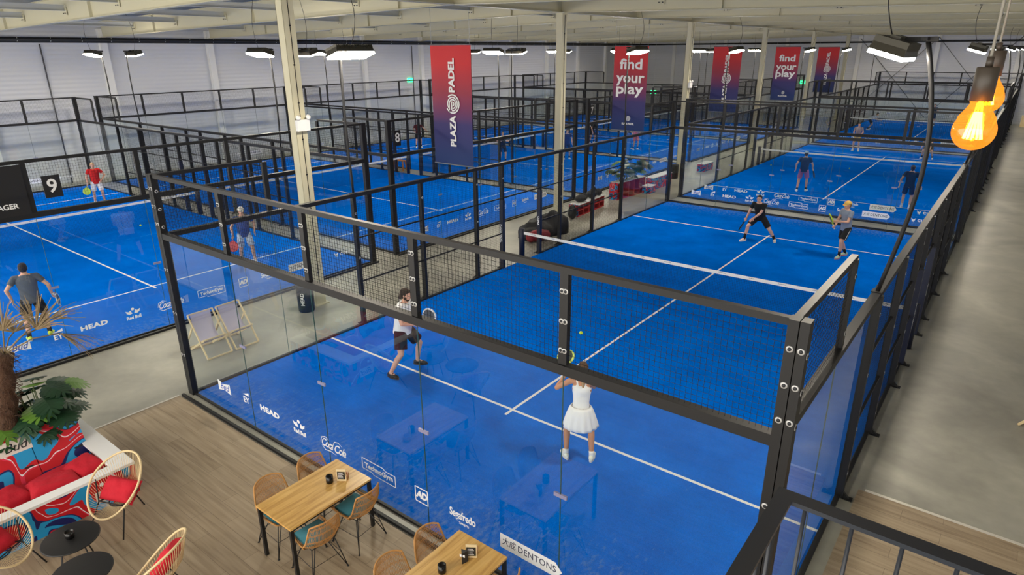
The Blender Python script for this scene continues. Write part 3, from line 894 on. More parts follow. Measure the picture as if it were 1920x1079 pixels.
def shell(u, v):
    """rattan shell: u -1..1 across, v 0..1 front of seat to top of back"""
    if v < 0.5:
        k = v / 0.5; y = 0.22 - 0.40 * k; z = 0.45 - 0.02 * math.sin(k * PI * 0.8)
        w = 0.205 + 0.025 * k; z += 0.055 * abs(u) ** 2.4
    else:
        k = (v - 0.5) / 0.5; a = min(1, k * 2.2)
        y = -0.18 - 0.05 * math.sin(a * PI / 2) - 0.09 * k; z = 0.44 + 0.40 * k ** 1.15
        w = 0.23 - 0.045 * k ** 2; y += 0.075 * abs(u) ** 2.2; z += 0.055 * abs(u) ** 2.4 * (1 - k) - 0.03 * abs(u) ** 3 * k
    return Vector((u * w, y, z))
def rattan_chair_proto():
    t = thing('rattan_chair', 'x', 'chair')
    mb = MB()
    for i in range(31):
        u = -1 + 2 * i / 30
        mb.tube([shell(u, j / 22) for j in range(23)], 0.0034, 4, caps=False)
    for v in (0.12, 0.14, 0.3, 0.32, 0.55, 0.57, 0.68, 0.70, 0.82, 0.84, 0.93, 0.95):
        mb.tube([shell(-1 + i / 6, v) + Vector((0, -0.003, -0.002)) for i in range(13)], 0.004, 4, caps=False)
    mb.build('woven_shell', RATTAN, t)
    rim = [shell(-1, j / 22) for j in range(23)] + [shell(-1 + i / 6, 1.0) for i in range(1, 12)] + [shell(1, 1 - j / 22) for j in range(23)] + [shell(1 - i / 6, 0.0) for i in range(1, 12)]
    MB().tube(rim, 0.0105, 7, closed=True).build('rim', RATTAN, t)
    c = MB().box((-0.185, -0.15, 0.455), (0.185, 0.205, 0.50)).mesh('seat_cushion', TEAL)
    bm = bmesh.new(); bm.from_mesh(c); bmesh.ops.bevel(bm, geom=bm.edges[:], offset=0.02, segments=3, affect='EDGES'); bm.to_mesh(c); bm.free()
    for p in c.polygons: p.use_smooth = True
    obj('seat_cushion', c, t)
    for sx in (-1, 1):
        for sy in (-1, 1):
            f = Vector((sx * 0.235, sy * 0.235 - 0.02, 0.008))
            a = Vector((sx * 0.15, sy * 0.16, 0.435)); b = Vector((sx * 0.07, sy * 0.10, 0.43))
            MB().tube([a, f], 0.0065, 6).tube([b, f], 0.0065, 6).ell(f, (0.015, 0.015, 0.009), n=8).build('leg', BLACKP, t)
    fr = MB(); k = 0.55
    pts = [Vector((sx * 0.193, sy * 0.198 - 0.01, 0.22)) for sx, sy in ((-1, -1), (1, -1), (1, 1), (-1, 1))]
    fr.tube(pts, 0.004, 5, closed=True)
    fr.tube([(-0.15, -0.16, 0.43), (0.15, -0.16, 0.43), (0.15, 0.16, 0.43), (-0.15, 0.16, 0.43)], 0.006, 5, closed=True)
    fr.build('wire_frame', BLACKP, t)
    return t
RC = rattan_chair_proto()
used = [0]
def place_chair(x, y, face, label):
    o = RC if not used[0] else copy_tree(RC); used[0] = 1
    o.location = (x, y, 0.012); o.rotation_euler = (0, 0, face)
    tag(o, label, 'chair', 'rattan chairs with teal cushions')
# face: rotation of local +y
place_chair(4.68, -1.24, -PI / 2 - 0.05, 'rattan chair on the left side of the left oak table, nearer the camera')
place_chair(4.70, -0.62, -PI / 2 + 0.06, 'rattan chair on the left side of the left oak table, nearer the glass')
place_chair(5.36, -1.24, PI / 2 - 0.08, 'rattan chair on the right side of the left oak table, teal cushion in full view')
place_chair(5.34, -0.62, PI / 2 + 0.08, 'rattan chair on the right side of the left oak table, beside the glass')
place_chair(6.92, -0.68, -PI / 2, 'rattan chair on the left side of the right oak table, nearer the glass')
place_chair(6.90, -1.24, -PI / 2 - 0.04, 'rattan chair left of the right oak table, cut by the bottom frame edge')
place_chair(7.58, -0.66, PI / 2, 'rattan chair on the right side of the right oak table, only its top edge showing')

ZT = 0.751
def cup(x, y, z, label, r=0.045, h=0.10):
    t = thing('cup', label, 'cup', (x, y, z), 0, 'black cups')
    MB().lathe([(r * 0.85, 0), (r, 0.01), (r, h), (r - 0.006, h), (r - 0.008, 0.015), (0.001, 0.014)], n=20, caps=False).build('body', BLACKSHINY, t)
    MB().lathe([(r * 0.8, h * 0.7), (0.001, h * 0.7)], n=16, caps=False).build('wax', mat('dark wax', (50, 44, 40), 0.5), t)
cup(5.0, -0.72, ZT, 'small black cup on the left oak table')
cup(7.17, -0.95, ZT, 'small black cup on the right oak table')
cup(3.06, -3.03, 0.465, 'glossy black cup on the round black table beside the planter sofa', 0.05, 0.085)
SALMON = mat('salmon wood', (214, 160, 124), 0.5)
def stand(x, y, rz, label):
    t = thing('menu_stand', label, 'menu stand', (x, y, ZT), rz, 'wooden menu stands')
    MB().box((-0.06, -0.012, 0), (0.06, 0.0, 0.17)).build('back_board', PINE, t)
    MB().box((-0.05, -0.016, 0.03), (0.05, -0.012, 0.14)).build('menu_card', BLACKP, t)
    for i in range(5):
        MB().box((-0.04, -0.0175, 0.045 + 0.018 * i), (0.03 - 0.008 * (i % 3), -0.016, 0.051 + 0.018 * i)).build('chalk_line', WHITE, t)
    MB().box((-0.06, 0.0, 0), (0.06, 0.10, 0.012)).box((-0.06, 0.09, 0), (0.06, 0.10, 0.06)).box((-0.06, 0.0, 0.0), (-0.05, 0.10, 0.06)).box((0.05, 0.0, 0.0), (0.06, 0.10, 0.06)).build('box', SALMON, t)
stand(5.09, -0.60, R(35), 'wooden menu stand with a black card on the left oak table')
stand(7.27, -0.60, R(35), 'wooden menu stand with a black card on the right oak table')
t = thing('menu_card', 'folded three-sided dark menu standing on the right oak table', 'menu', (7.25, -0.70, ZT), R(15))
pr = [(0.045 * math.cos(a), 0.045 * math.sin(a)) for a in (0.5, 2.6, 4.7)]
MB().prism(pr, 0, 0.14).build('card', mat('dark card', (40, 40, 44), 0.5), t)
for i in range(3):
    M = Matrix.Rotation(R(-62), 4, 'Z') if i == 0 else Matrix.Identity(4)
MB().box((-0.03, -0.034, 0.09), (0.03, -0.031, 0.12)).build('print', WHITE, t)

# round black tables
for i, (x, y, lb) in enumerate([(3.07, -3.03, 'round black side table carrying a glossy cup'), (3.76, -3.16, 'round black side table, empty, nearest the bottom frame edge')]):
    t = thing('side_table', lb, 'side table', (x, y, 0.012), 0.3 * i, 'round black side tables')
    MB().lathe([(0.29, 0.435), (0.305, 0.44), (0.305, 0.452), (0.295, 0.455), (0.001, 0.449)], n=40, caps=False).lathe([(0.001, 0.436), (0.295, 0.436)], n=40, caps=False).build('tabletop', BLACKP, t)
    MB().tube([(0.14 * math.cos(a * PI / 8), 0.14 * math.sin(a * PI / 8), 0.42) for a in range(16)], 0.008, 6, closed=True).build('ring', BLACKP, t)
    for k in range(4):
        a = k * PI / 2 + 0.5
        MB().tube([(0.14 * math.cos(a), 0.14 * math.sin(a), 0.43), (0.24 * math.cos(a), 0.24 * math.sin(a), 0.0)], 0.009, 6).build('leg', BLACKP, t)

# acapulco chairs
def cushion_mesh(w, h, d, name='cushion', m=None, seed=0):
    rnd = random.Random(seed); mb = MB(); n = 14; vs = []; fs = []
    for s in (1, -1):
        for i in range(n + 1):
            for j in range(n + 1):
                u = -1 + 2 * i / n; v = -1 + 2 * j / n
                e = max(0, (1 - u ** 4) * (1 - v ** 4)) ** 0.5
                pin = 1 - 0.07 * (1 - abs(v) ** 2) * abs(u) ** 6 - 0.07 * (1 - abs(u) ** 2) * abs(v) ** 6
                wr = 0.12 * math.sin(7 * u + 3 * v + seed) * math.sin(5 * v - 2 * u + seed * 2) * e
                vs.append((u * w / 2 * pin, v * h / 2 * pin, s * d / 2 * (e * (1 + wr)) + (0.0001 * s)))
    N = (n + 1) * (n + 1)
    for i in range(n):
        for j in range(n):
            a = i * (n + 1) + j; b = a + 1; c = a + n + 2; d2 = a + n + 1
            fs.append((d2, c, b, a)[::-1] if False else (a, d2, c, b)); fs.append((N + a, N + b, N + c, N + d2))
    mb.add(vs, fs, 0, True)
    return mb.mesh(name, m or RED)
def acapulco():
    t = thing('string_chair', 'x', 'chair')
    # egg shaped outer ring in a plane leaning back; local +y is the front
    C = Vector((0, 0.0, 0.58)); tilt = R(42)
    U = Vector((1, 0, 0)); V = Vector((0, -math.cos(tilt), math.sin(tilt)))     # V points to the high back
    Nn = U.cross(V) * 1.0
    def ring(a):
        s = math.sin(a); c = math.cos(a)
        w = 0.36 * (1 - 0.12 * s) if s > 0 else 0.36
        bend = 0.05 * c * c
        return C + U * (w * c) + V * (0.44 * s) + Vector((0, 0, bend))
    n = 72
    outer = [ring(2 * PI * i / n) for i in range(n)]
    MB().tube(outer, 0.014, 8, closed=True).build('outer_ring', CORD, t)
    cc = Vector((0, 0.0, 0.33))
    inner = [cc + Vector((0.13 * math.cos(2 * PI * i / n), 0.10 * math.sin(2 * PI * i / n) * -1 * -1, 0.0)) for i in range(n)]
    mb = MB()
    for i in range(n):
        a = outer[i]; ang = 2 * PI * i / n
        # rear of the ring (high back, V+) connects to the rear of the seat ring
        b = cc + Vector((0.13 * math.cos(ang), -0.11 * math.sin(ang), 0.02 * math.sin(ang)))
        mid = (a + b) / 2 + Vector((0, -0.035 * max(0, math.sin(ang)), -0.055))
        mb.tube([a, (a + mid) / 2 + Vector((0, 0, -0.012)), mid, (mid + b) / 2 + Vector((0, 0, -0.012)), b], 0.0032, 4, caps=False)
    # cords across the seat
    for i in range(9):
        x = -0.12 + 0.03 * i; q = math.sqrt(max(0, 1 - (x / 0.13) ** 2))
        mb.tube([cc + Vector((x, -0.11 * q, 0.0)), cc + Vector((x, 0, -0.01)), cc + Vector((x, 0.11 * q, 0.0))], 0.0032, 4, caps=False)
    mb.build('cords', CORD, t)
    MB().tube([cc + Vector((0.13 * math.cos(2 * PI * i / 24), -0.11 * math.sin(2 * PI * i / 24), 0)) for i in range(24)], 0.007, 6, closed=True).build('seat_ring', BLACKP, t)
    top = [Vector((-0.2, 0.12, 0.37)), Vector((0.2, 0.12, 0.37)), Vector((0.0, -0.2, 0.36))]
    feet = [Vector((-0.27, 0.30, 0.0)), Vector((0.27, 0.30, 0.0)), Vector((0.0, -0.34, 0.0))]
    MB().tube([top[0], top[1], top[2]], 0.01, 6, closed=True).build('leg_frame', BLACKP, t)
    for a, b in zip(top, feet):
        MB().tube([a, b], 0.0095, 6).build('leg', BLACKP, t)
    for s in (-1, 1):
        MB().tube([Vector((s * 0.2, 0.12, 0.37)), Vector((s * 0.345, -0.02, 0.58))], 0.009, 6).build('brace', BLACKP, t)
    return t
AC = acapulco()
for i, (x, y, f, lb) in enumerate([(2.62, -2.32, R(203), 'string chair with a wide red cushion standing against the painted planter sofa'),
                                 (4.42, -2.62, R(125), 'string chair at the bottom frame edge with a tall red cushion'),
                                 (2.52, -3.62, R(-60), 'string chair cut by the left frame edge')]):
    o = AC if i == 0 else copy_tree(AC)
    o.location = (x, y, 0.012); o.rotation_euler = (0, 0, f); tag(o, lb, 'chair', 'beige string chairs')
    c = obj('scatter_cushion', cushion_mesh(0.54 if i == 0 else 0.46, 0.32, 0.16, 'scatter_cushion', seed=i + 1))
    fw = Vector((-math.sin(f), math.cos(f), 0))
    p = Vector((x, y, 0.47)) - fw * 0.05
    c.location = p
    c.rotation_euler = (R(138), 0, f)
    if i == 1: c.rotation_euler = (Matrix.Rotation(f, 4, 'Z') @ Matrix.Rotation(R(125), 4, 'X') @ Matrix.Rotation(R(75), 4, 'Z')).to_euler(); c.location = Vector((x, y, 0.60)) - fw * 0.10
    tag(c, ['wide red cushion lying in the string chair beside the planter sofa', 'tall red cushion leaning in the string chair at the bottom edge', 'red cushion in the string chair cut by the left frame edge'][i], 'cushion', 'red cushions on string chairs')

# ---------------- planter sofa
SX0, SX1, SY0, SY1 = 0.28, 2.12, -5.2, -1.9
t = thing('planter_sofa', 'painted red and blue planter sofa with white rim at the left edge', 'sofa', (0, 0, 0.012))
MB().box((SX0, SY0, 0), (SX1 - 0.02, SY1 - 0.02, 0.22)).build('plinth', mat('red board', (170, 20, 30), 0.5), t)
MB().box((SX1 - 0.02, SY0, 0.0), (SX1, SY1, 0.45)).build('front_panel', MURAL, t)
MB().box((SX0, SY1 - 0.02, 0.0), (SX1 - 0.02, SY1, 0.45)).build('end_panel', MURAL2, t)
MB().box((SX1 - 0.16, SY0, 0.45), (SX1 + 0.01, SY1 + 0.01, 0.49)).box((SX0, SY1 - 0.25, 0.45), (SX1 - 0.16, SY1 + 0.01, 0.49)).box((SX0, SY0, 0.45), (SX0 + 0.05, SY1 - 0.25, 0.49)).build('rim', WHITE, t)
# back rest boards with hand holes, leaning
M = T((1.08, 0, 0.34)) @ Matrix.Rotation(R(-24), 4, 'Y')
bk = MB()
y0 = -2.10
for i in range(5):
    ya, yb = y0 - 0.62 * (i + 1) + 0.01, y0 - 0.62 * i
    bk.box((-0.02, ya, -0.12), (0.02, yb, 0.60), 0, M)
bk.build('backrest', MURAL, t)
hh = MB()
for i in range(2):
    for z in (0.12, 0.47):
        hh.box((0.019, y0 - 0.62 * i - 0.16, z - 0.012), (0.022, y0 - 0.62 * i - 0.05, z + 0.012), 0, M)
hh.build('hand_hole', BLACKP, t)
for i, (w, z) in enumerate(((0.36, 0.36),)):
    p = MB().box((0.021, y0 - 0.98, 0.36), (0.024, y0 - 0.60, 0.55), 0, M); p.build('label_patch', mat('cream label', (224, 214, 204), 0.5), t)
    o = obj('lettering', text_mesh('Bud', 0.17, mat('black print', (25, 22, 30), 0.5), 0.0, 0.4), t)
    o.matrix_local = M @ T((0.026, y0 - 0.79, 0.45)) @ Matrix.Rotation(PI / 2, 4, 'Z') @ RX()
MB().box((SX1, -2.44, 0.10), (SX1 + 0.003, -2.12, 0.27)).build('label_patch', MATS['cream label'], t)
o = obj('lettering', text_mesh('Bud', 0.15, MATS['black print'], 0.0, 0.4), t)
o.matrix_local = T((SX1 + 0.005, -2.28, 0.18)) @ Matrix.Rotation(PI / 2, 4, 'Z') @ RX()
MB().box((SX0 + 0.05, SY0, 0.34), (0.80, SY1 - 0.25, 0.44)).build('soil', mat('dark soil', (40, 30, 24), 0.9), t)
# cushions
def cush(w, h, d, loc, rot, label, seed, name='sofa_cushion'):
    o = obj(name, cushion_mesh(w, h, d, name, seed=seed), None, loc, rot); tag(o, label, 'cushion', 'red sofa cushions')
cush(0.86, 0.80, 0.20, (1.58, -2.50, 0.32), (0, 0, 0.05), 'flat red seat pad of the planter sofa under the end pillows', 3, 'seat_cushion')
cush(0.86, 1.30, 0.20, (1.58, -3.60, 0.32), (0, 0, 0), 'flat red seat pad of the planter sofa at the left frame edge', 4, 'seat_cushion')
cush(0.50, 0.38, 0.17, (1.58, -2.32, 0.42), (R(8), R(4), 0.2), 'plump red pillow at the end of the planter sofa, topmost', 5)
cush(0.46, 0.60, 0.18, (1.68, -2.74, 0.42), (R(-4), R(-4), -0.12), 'plump red pillow behind the white front rim of the sofa', 6)
cush(0.48, 0.52, 0.18, (1.58, -3.26, 0.42), (R(-3), R(8), 0.3), 'dark red pillow in the middle of the planter sofa', 7)
cush(0.50, 0.58, 0.18, (1.58, -3.80, 0.43), (R(4), R(10), -0.2), 'red pillow nearest the left frame edge on the sofa', 8)

# ---------------- plants
LEAF = mat('dark green leaf', (34, 66, 42), 0.4, noise=(6, 0.35))
LEAF2 = mat('fresh green leaf', (92, 132, 48), 0.45, noise=(6, 0.3))
STEM = mat('green stem', (90, 112, 60), 0.6)
def monstera_leaf(mb, base, tip_dir, size, droop, mi=0):
    """split leaf; base point, horizontal direction, size"""
    d = Vector(tip_dir).normalized(); side = d.cross(Vector((0, 0, 1))).normalized()
    def pt(l, s):     # l along 0..1, s sideways -1..1
        z = -droop * size * l * l - 0.18 * size * abs(s) ** 1.5 * 0.6
        return Vector(base) + d * (l * size) + side * (s * size) + Vector((0, 0, z))
    K = 7
    for sgn in (-1, 1):
        for k in range(K):
            l0 = -0.08 + k / K; l1 = l0 + 0.80 / K
            w = 0.62 * math.sin(PI * min(1, (k + 1.1) / (K + 0.6))) ** 0.7
            tipl = l0 + 0.22
            pts = [pt(max(0, l0), 0), pt(max(0, l1) + 0.02, 0), pt(tipl + 0.10, sgn * w * 0.75), pt(tipl + 0.03, sgn * w), pt(tipl - 0.10, sgn * w * 0.7)]
            up = [p + Vector((0, 0, 0.003)) for p in pts]
            n = len(pts); k0 = [tuple(p) for p in pts] + [tuple(p) for p in up]
            mb.add(k0, [tuple(range(n)), tuple(range(2 * n - 1, n - 1, -1))], mi)
            for j in range(n):
                pass
def plant(name, label, x, y, z, n, rad, hgt, size, seed, cat='plant', group=None, spread=1.0):
    rnd = random.Random(seed)
    t = thing(name, label, cat, (x, y, z), 0, group)
    lf = MB(); st = MB()
    for i in range(n):
        a = rnd.uniform(0, 2 * PI); r = rad * rnd.uniform(0.3, 1.0); h = hgt * rnd.uniform(0.45, 1.0)
        p = Vector((r * math.cos(a), r * math.sin(a) * spread, h))
        st.tube([(0.1 * p.x, 0.6 * p.y, 0), (0.5 * p.x, 0.8 * p.y, h * 0.6), p], 0.006, 5)
        monstera_leaf(lf, p, (math.cos(a) + 0.1, math.sin(a), 0), size * rnd.uniform(0.7, 1.15), rnd.uniform(0.2, 0.7), 1 if rnd.random() < 0.2 else 0)
    st.build('stems', STEM, t); o = lf.build('foliage', [LEAF, LEAF2], t)
    return t
plant('monstera', 'leafy dark green split-leaf plant behind the sofa backrest, right one', 0.42, -2.40, 0.45, 44, 0.38, 0.92, 0.34, 11, spread=0.9)
plant('monstera', 'leafy dark green split-leaf plant beside the palm trunk at the left edge', 0.42, -3.05, 0.45, 26, 0.30, 0.60, 0.30, 12)
# palm with dried fan leaves
DRY = mat('dry palm leaf', (134, 116, 86), 0.8, noise=(9, 0.3))
BARK = mat('fibrous bark', (78, 54, 38), 0.95, noise=(25, 0.4), bump=(40, 1.0))
t = thing('palm', 'brown palm trunk with dried fan leaves at the left frame edge', 'palm', (0.66, -2.95, 0.44)); t.rotation_euler = (R(-10), 0, 0)
rnd = random.Random(5)
tr = MB()
prof = []
for i in range(15):
    prof.append((0.150 + 0.018 * ((i * 7) % 3 - 1) - 0.03 * i / 14, 0.115 * i))
tr.lathe(prof, n=14)
for i in range(420):
    a = rnd.uniform(0, 2 * PI); z = rnd.uniform(0.05, 1.6); r = 0.135
    p = Vector((r * math.cos(a), r * math.sin(a), z)); q = p + Vector((math.cos(a) * 0.07, math.sin(a) * 0.07, rnd.uniform(-0.10, 0.05)))
    tr.bar(p, q, 0.012, 0.003)
tr.build('trunk', BARK, t)
# (stalk end offset), blade direction, blade length, half spread, count
fans = [((0.05, 0.36, 0.30), (0.1, 0.25, 0.9), 0.52, 55, 40), ((0.0, 0.0, 0.34), (-0.2, -0.2, 0.9), 0.50, 80, 40), ((-0.05, -0.35, 0.25), (-0.2, -0.5, 0.6), 0.5, 70, 34),
        ((0.12, 0.62, 0.22), (0.2, 0.75, -0.45), 0.52, 40, 22), ((0.3, -0.2, 0.2), (0.6, -0.2, 0.3), 0.42, 70, 30), ((0.10, 0.50, 0.45), (0.3, 0.9, 0.35), 0.45, 25, 9), ((-0.3, 0.2, 0.2), (-0.6, 0.3, 0.3), 0.42, 70, 26)]
for off, dr, L, spr, cnt in fans:
    top = Vector((0.02, 0.02, 1.62)); e = top + Vector(off)
    f = MB(); f.tube([top, (top + e) / 2 + Vector((0, 0, 0.07)), e], 0.009, 6)
    d = Vector(dr).normalized(); s = Vector((0.79, 0.61, 0)); s = (s - d * s.dot(d)).normalized(); u = s.cross(d)
    for k in range(cnt):
        a = R(-spr + 2 * spr * k / (cnt - 1) + rnd.uniform(-3, 3))
        dirv = (d * math.cos(a) + s * math.sin(a) + u * rnd.uniform(-0.25, 0.25)).normalized()
        LL = L * rnd.uniform(0.7, 1.08)
        m1 = e + dirv * LL * 0.55; m2 = e + dirv * LL + Vector((0, 0, -rnd.uniform(0.0, 0.10)))
        f.bar(e, m1, 0.015, 0.002, up=tuple(u)); f.bar(m1, m2, 0.009, 0.002, up=tuple(u))
    f.build('dry_fan_leaf', DRY, t)

# ---------------- pendant bulbs
AMBER = bpy.data.materials.new('amber bulb glass'); AMBER.use_nodes = True
nt = AMBER.node_tree; nt.nodes.clear()
o_ = nt.nodes.new('ShaderNodeOutputMaterial'); trn = nt.nodes.new('ShaderNodeBsdfTransparent'); trn.inputs['Color'].default_value = (1.0, 0.50, 0.08, 1)
gls = nt.nodes.new('ShaderNodeBsdfGlossy'); gls.inputs['Roughness'].default_value = 0.05
em = nt.nodes.new('ShaderNodeEmission'); em.inputs['Color'].default_value = (1.0, 0.36, 0.03, 1); em.inputs['Strength'].default_value = 0.24
mx = nt.nodes.new('ShaderNodeMixShader'); mx.inputs[0].default_value = 0.10
ads = nt.nodes.new('ShaderNodeAddShader')
nt.links.new(trn.outputs[0], mx.inputs[1]); nt.links.new(gls.outputs[0], mx.inputs[2]); nt.links.new(mx.outputs[0], ads.inputs[0]); nt.links.new(em.outputs[0], ads.inputs[1]); nt.links.new(ads.outputs[0], o_.inputs['Surface'])
FIL = emit_mat('glowing filament', (255, 190, 80), 40)
SOCK = mat('brown socket', (62, 54, 46), 0.45)
for i, (x, y, z, lb) in enumerate([(10.945, -3.03, 5.705, 'large lit amber filament bulb hanging in front, nearer of the two'),
                                  (10.928, -2.42, 5.735, 'lit amber filament bulb hanging behind the nearer one')]):
    t = thing('pendant_bulb', lb, 'light bulb', (x, y, z), 0, 'hanging amber bulbs'); t.scale = (0.82, 0.82, 0.82)
    MB().lathe([(0.001, -0.0485)] + [(0.0485 * math.cos(R(-80 + 10 * q)), 0.0485 * math.sin(R(-80 + 10 * q))) for q in range(12)] + [(0.0405, 0.033), (0.0335, 0.044), (0.027, 0.054), (0.0215, 0.064), (0.018, 0.078)], n=48, caps=False).build('glass_globe', AMBER, t)
    f = MB()
    for k in range(6):
        a = k * PI / 3
        f.tube([(0.006 * math.cos(a), 0.006 * math.sin(a), 0.045), (0.020 * math.cos(a), 0.020 * math.sin(a), -0.020), (0.020 * math.cos(a + 0.5), 0.020 * math.sin(a + 0.5), -0.020), (0.008 * math.cos(a + .5), 0.008 * math.sin(a + .5), 0.045)], 0.0022, 5)
    f.build('filament', FIL, t)
    MB().lathe([(0.0245, 0.072), (0.0245, 0.150), (0.022, 0.152)], n=20).lathe([(0.008, 0.152), (0.008, 0.176)], n=10).build('socket', SOCK, t)
    MB().tube([(0, 0, 0.17), (0.0, 0, 2.0)], 0.0035, 6).build('cord', mat('grey cord', (150, 146, 136), 0.6), t)

# ---------------- mezzanine railing beside the camera
RAIL = mat('dark grey painted rail', (50, 54, 62), 0.3)
t = thing('mezzanine_railing', 'dark steel balustrade at the bottom right corner, with thin upright bars', 'railing', (10.69, -2.95, 4.63))
MB().box((-0.025, -0.025, -0.014), (2.6, 0.025, 0.0)).box((-0.025, -3.2, -0.014), (0.025, -0.025, 0.0)).build('handrail', RAIL, t)
MB().box((0, -0.006, -1.0), (2.6, 0.006, -0.96)).box((-0.006, -3.2, -1.0), (0.006, 0, -0.96)).build('bottom_rail', RAIL, t)
for i in range(20):
    MB().tube([(0.06 + 0.125 * i, 0, -0.98), (0.06 + 0.125 * i, 0, -0.014)], 0.006, 8).build('baluster', RAIL, t)
for i in range(24):
    MB().tube([(0, -0.1 - 0.125 * i, -0.98), (0, -0.1 - 0.125 * i, -0.014)], 0.006, 8).build('baluster', RAIL, t)
struct('floor', MB().box((10.60, -9, 3.30), (XR, -2.88, 3.55)).box((10.60, -2.9, 3.30), (XR, -2.86, 3.58)), mat('mezzanine edge', (120, 118, 112), 0.6), 'mezzanine floor the balustrade stands on')
for x, y in ((12.6, -3.1), (16.8, -3.1)):
    o = obj('steel_column', MB().box((-0.08, -0.08, 0), (0.08, 0.08, 3.3)).mesh('column', CREAM), None, (x, y, 0.012)); o['kind'] = 'structure'
# ================================================================== things along the aisle
LAV_SHADE = mat('shaded lavender canvas', (112, 78, 150), 0.8); LAV = mat('pale lavender canvas', (196, 190, 214), 0.8)  # purple tone paints shade into the colour of the sling's back side
def deck_chair(label, x, y, f, group='wooden deck chairs'):
    t = thing('deck_chair', label, 'deck chair', (x, y, 0), f, group)
    w = 0.26
    A0, A1 = Vector((0, 0.42, 0.02)), Vector((0, -0.16, 0.84))       # long back frame
    B0, B1 = Vector((0, -0.34, 0.02)), Vector((0, 0.32, 0.40))       # seat frame
    def fr(a, b, w, nm):
        m = MB()
        for s in (-1, 1):
            o = Vector((s * w, 0, 0)); m.bar(a + o, b + o, 0.022, 0.042)
        m.bar(a + Vector((-w, 0, 0)), a + Vector((w, 0, 0)), 0.022, 0.03); m.bar(b + Vector((-w, 0, 0)), b + Vector((w, 0, 0)), 0.024, 0.024)
        m.build(nm, PINE, t)
    fr(A0, A1, w, 'back_frame'); fr(B0, B1, w - 0.03, 'seat_frame')
    p = MB(); a = A0.lerp(A1, 0.72); b = Vector((0, -0.46, 0.02))
    for s in (-1, 1): p.bar(a + Vector((s * (w + 0.025), 0, 0)), b + Vector((s * (w + 0.025), 0, 0)), 0.02, 0.035)
    p.bar(b + Vector((-w, 0, 0)), b + Vector((w, 0, 0)), 0.02, 0.02); p.build('prop_frame', PINE, t)
    n = 16; vs = []; fs = []
    for i in range(n + 1):
        u = i / n; c = B1.lerp(A1, u); sag = 0.25 * math.sin(PI * u ** 0.8)
        q = c + Vector((0, -0.10 * math.sin(PI * u), -sag))
        vs += [q + Vector((-0.21, 0, 0)), q + Vector((0.21, 0, 0)), q + Vector((0.21, -0.004, -0.003)), q + Vector((-0.21, -0.004, -0.003))]
    for i in range(n):
        a = 4 * i; b = a + 4
        fs += [(a, a + 1, b + 1, b)]
    fs2 = [(4 * i + 3, 4 * i + 7, 4 * i + 6, 4 * i + 2) for i in range(n)]
    m = MB(); m.add(vs, fs, 0, True); m.add([], [], 1)
    k = len(m.f); m.f += fs2; m.m += [1] * len(fs2); m.sm += [True] * len(fs2)
    m.build('canvas_sling', [LAV, LAV_SHADE], t)
deck_chair('wooden deck chair with lavender canvas behind the near glass, left one', -1.52, 1.12, R(-91))
deck_chair('wooden deck chair with lavender canvas behind the near glass, right one', -1.52, 1.72, R(-89))
deck_chair('wooden deck chair at the right frame edge, one leg end showing', 12.45, 7.75, R(60))

def bin_(label, x, y, txt):
    t = thing('litter_bin', label, 'bin', (x, y, 0), 0, 'black round bins')
    MB().lathe([(0.17, 0), (0.19, 0.02), (0.2, 0.62), (0.21, 0.64), (0.2, 0.68), (0.17, 0.68), (0.165, 0.3), (0.001, 0.28)], n=24, caps=False).build('body', BLACKP, t)
    if txt:
        o = obj('lettering', text_mesh(txt, 0.12, WHITE, 0.003), t)
        o.matrix_local = Matrix.Rotation(R(35), 4, 'Z') @ T((0, -0.201, 0.35)) @ RX() @ Matrix.Rotation(PI / 2, 4, 'Z')
bin_('black round bin with white lettering beside the nearest column', -1.80, 3.72, 'HEAD')
bin_('black round bin at the foot of the third column', -2.02, 25.0, None)

# fabric heap and bags
def blob(name, label, cat, x, y, parts, m, rz=0, vox=0.03, group=None):
    mb = MB()
    for c, r in parts: mb.ell(c, r, n=16)
    me = remesh(mb.mesh(name, m), vox, 3, name)
    o = obj(name, me, None, (x, y, 0), (0, 0, rz)); tag(o, label, cat, group)
    return o
BAGB = mat('black nylon', (26, 26, 28), 0.6, bump=(5, 0.8)); BAGR = mat('dark red bag', (130, 20, 34), 0.6, bump=(5, 0.5))
mb = MB()
pts = [(-0.95, -0.3), (-0.5, -0.45), (0.3, -0.42), (0.9, -0.35), (1.0, 0.3), (0.2, 0.45), (-0.6, 0.4)]
top = [(-0.55, -0.1, 0.42), (-0.3, -0.2, 0.50), (0.2, -0.15, 0.55), (0.45, -0.1, 0.80), (0.6, 0.12, 0.62), (0.1, 0.2, 0.6), (-0.4, 0.15, 0.5)]
vs = [(a, b, 0) for a, b in pts] + top + [(0.1, 0, 0.62)]
fs = [(i, (i + 1) % 7, 7 + (i + 1) % 7, 7 + i) for i in range(7)] + [(7 + i, 7 + (i + 1) % 7, 14) for i in range(7)] + [tuple(range(6, -1, -1))]
mb.add(vs, fs, 0)
cvm = mb.mesh('fabric_cover', BAGB)
bm = bmesh.new(); bm.from_mesh(cvm); bmesh.ops.subdivide_edges(bm, edges=bm.edges[:], cuts=5, use_grid_fill=True, smooth=0.6)
for v in bm.verts:
    if v.co.z > 0.03:
        k = math.sin(v.co.x * 9 + v.co.z * 7) * math.sin(v.co.y * 11 - v.co.z * 5) + 0.6 * math.sin(v.co.x * 21 + v.co.y * 17)
        v.co += v.co.normalized() * 0.035 * k
bm.to_mesh(cvm); bm.free()
for p in cvm.polygons: p.use_smooth = True
o = obj('fabric_cover', cvm, None, (-1.25, 12.75, 0), (0, 0, R(72))); tag(o, 'heap of black fabric on the floor beside the second column', 'cover')
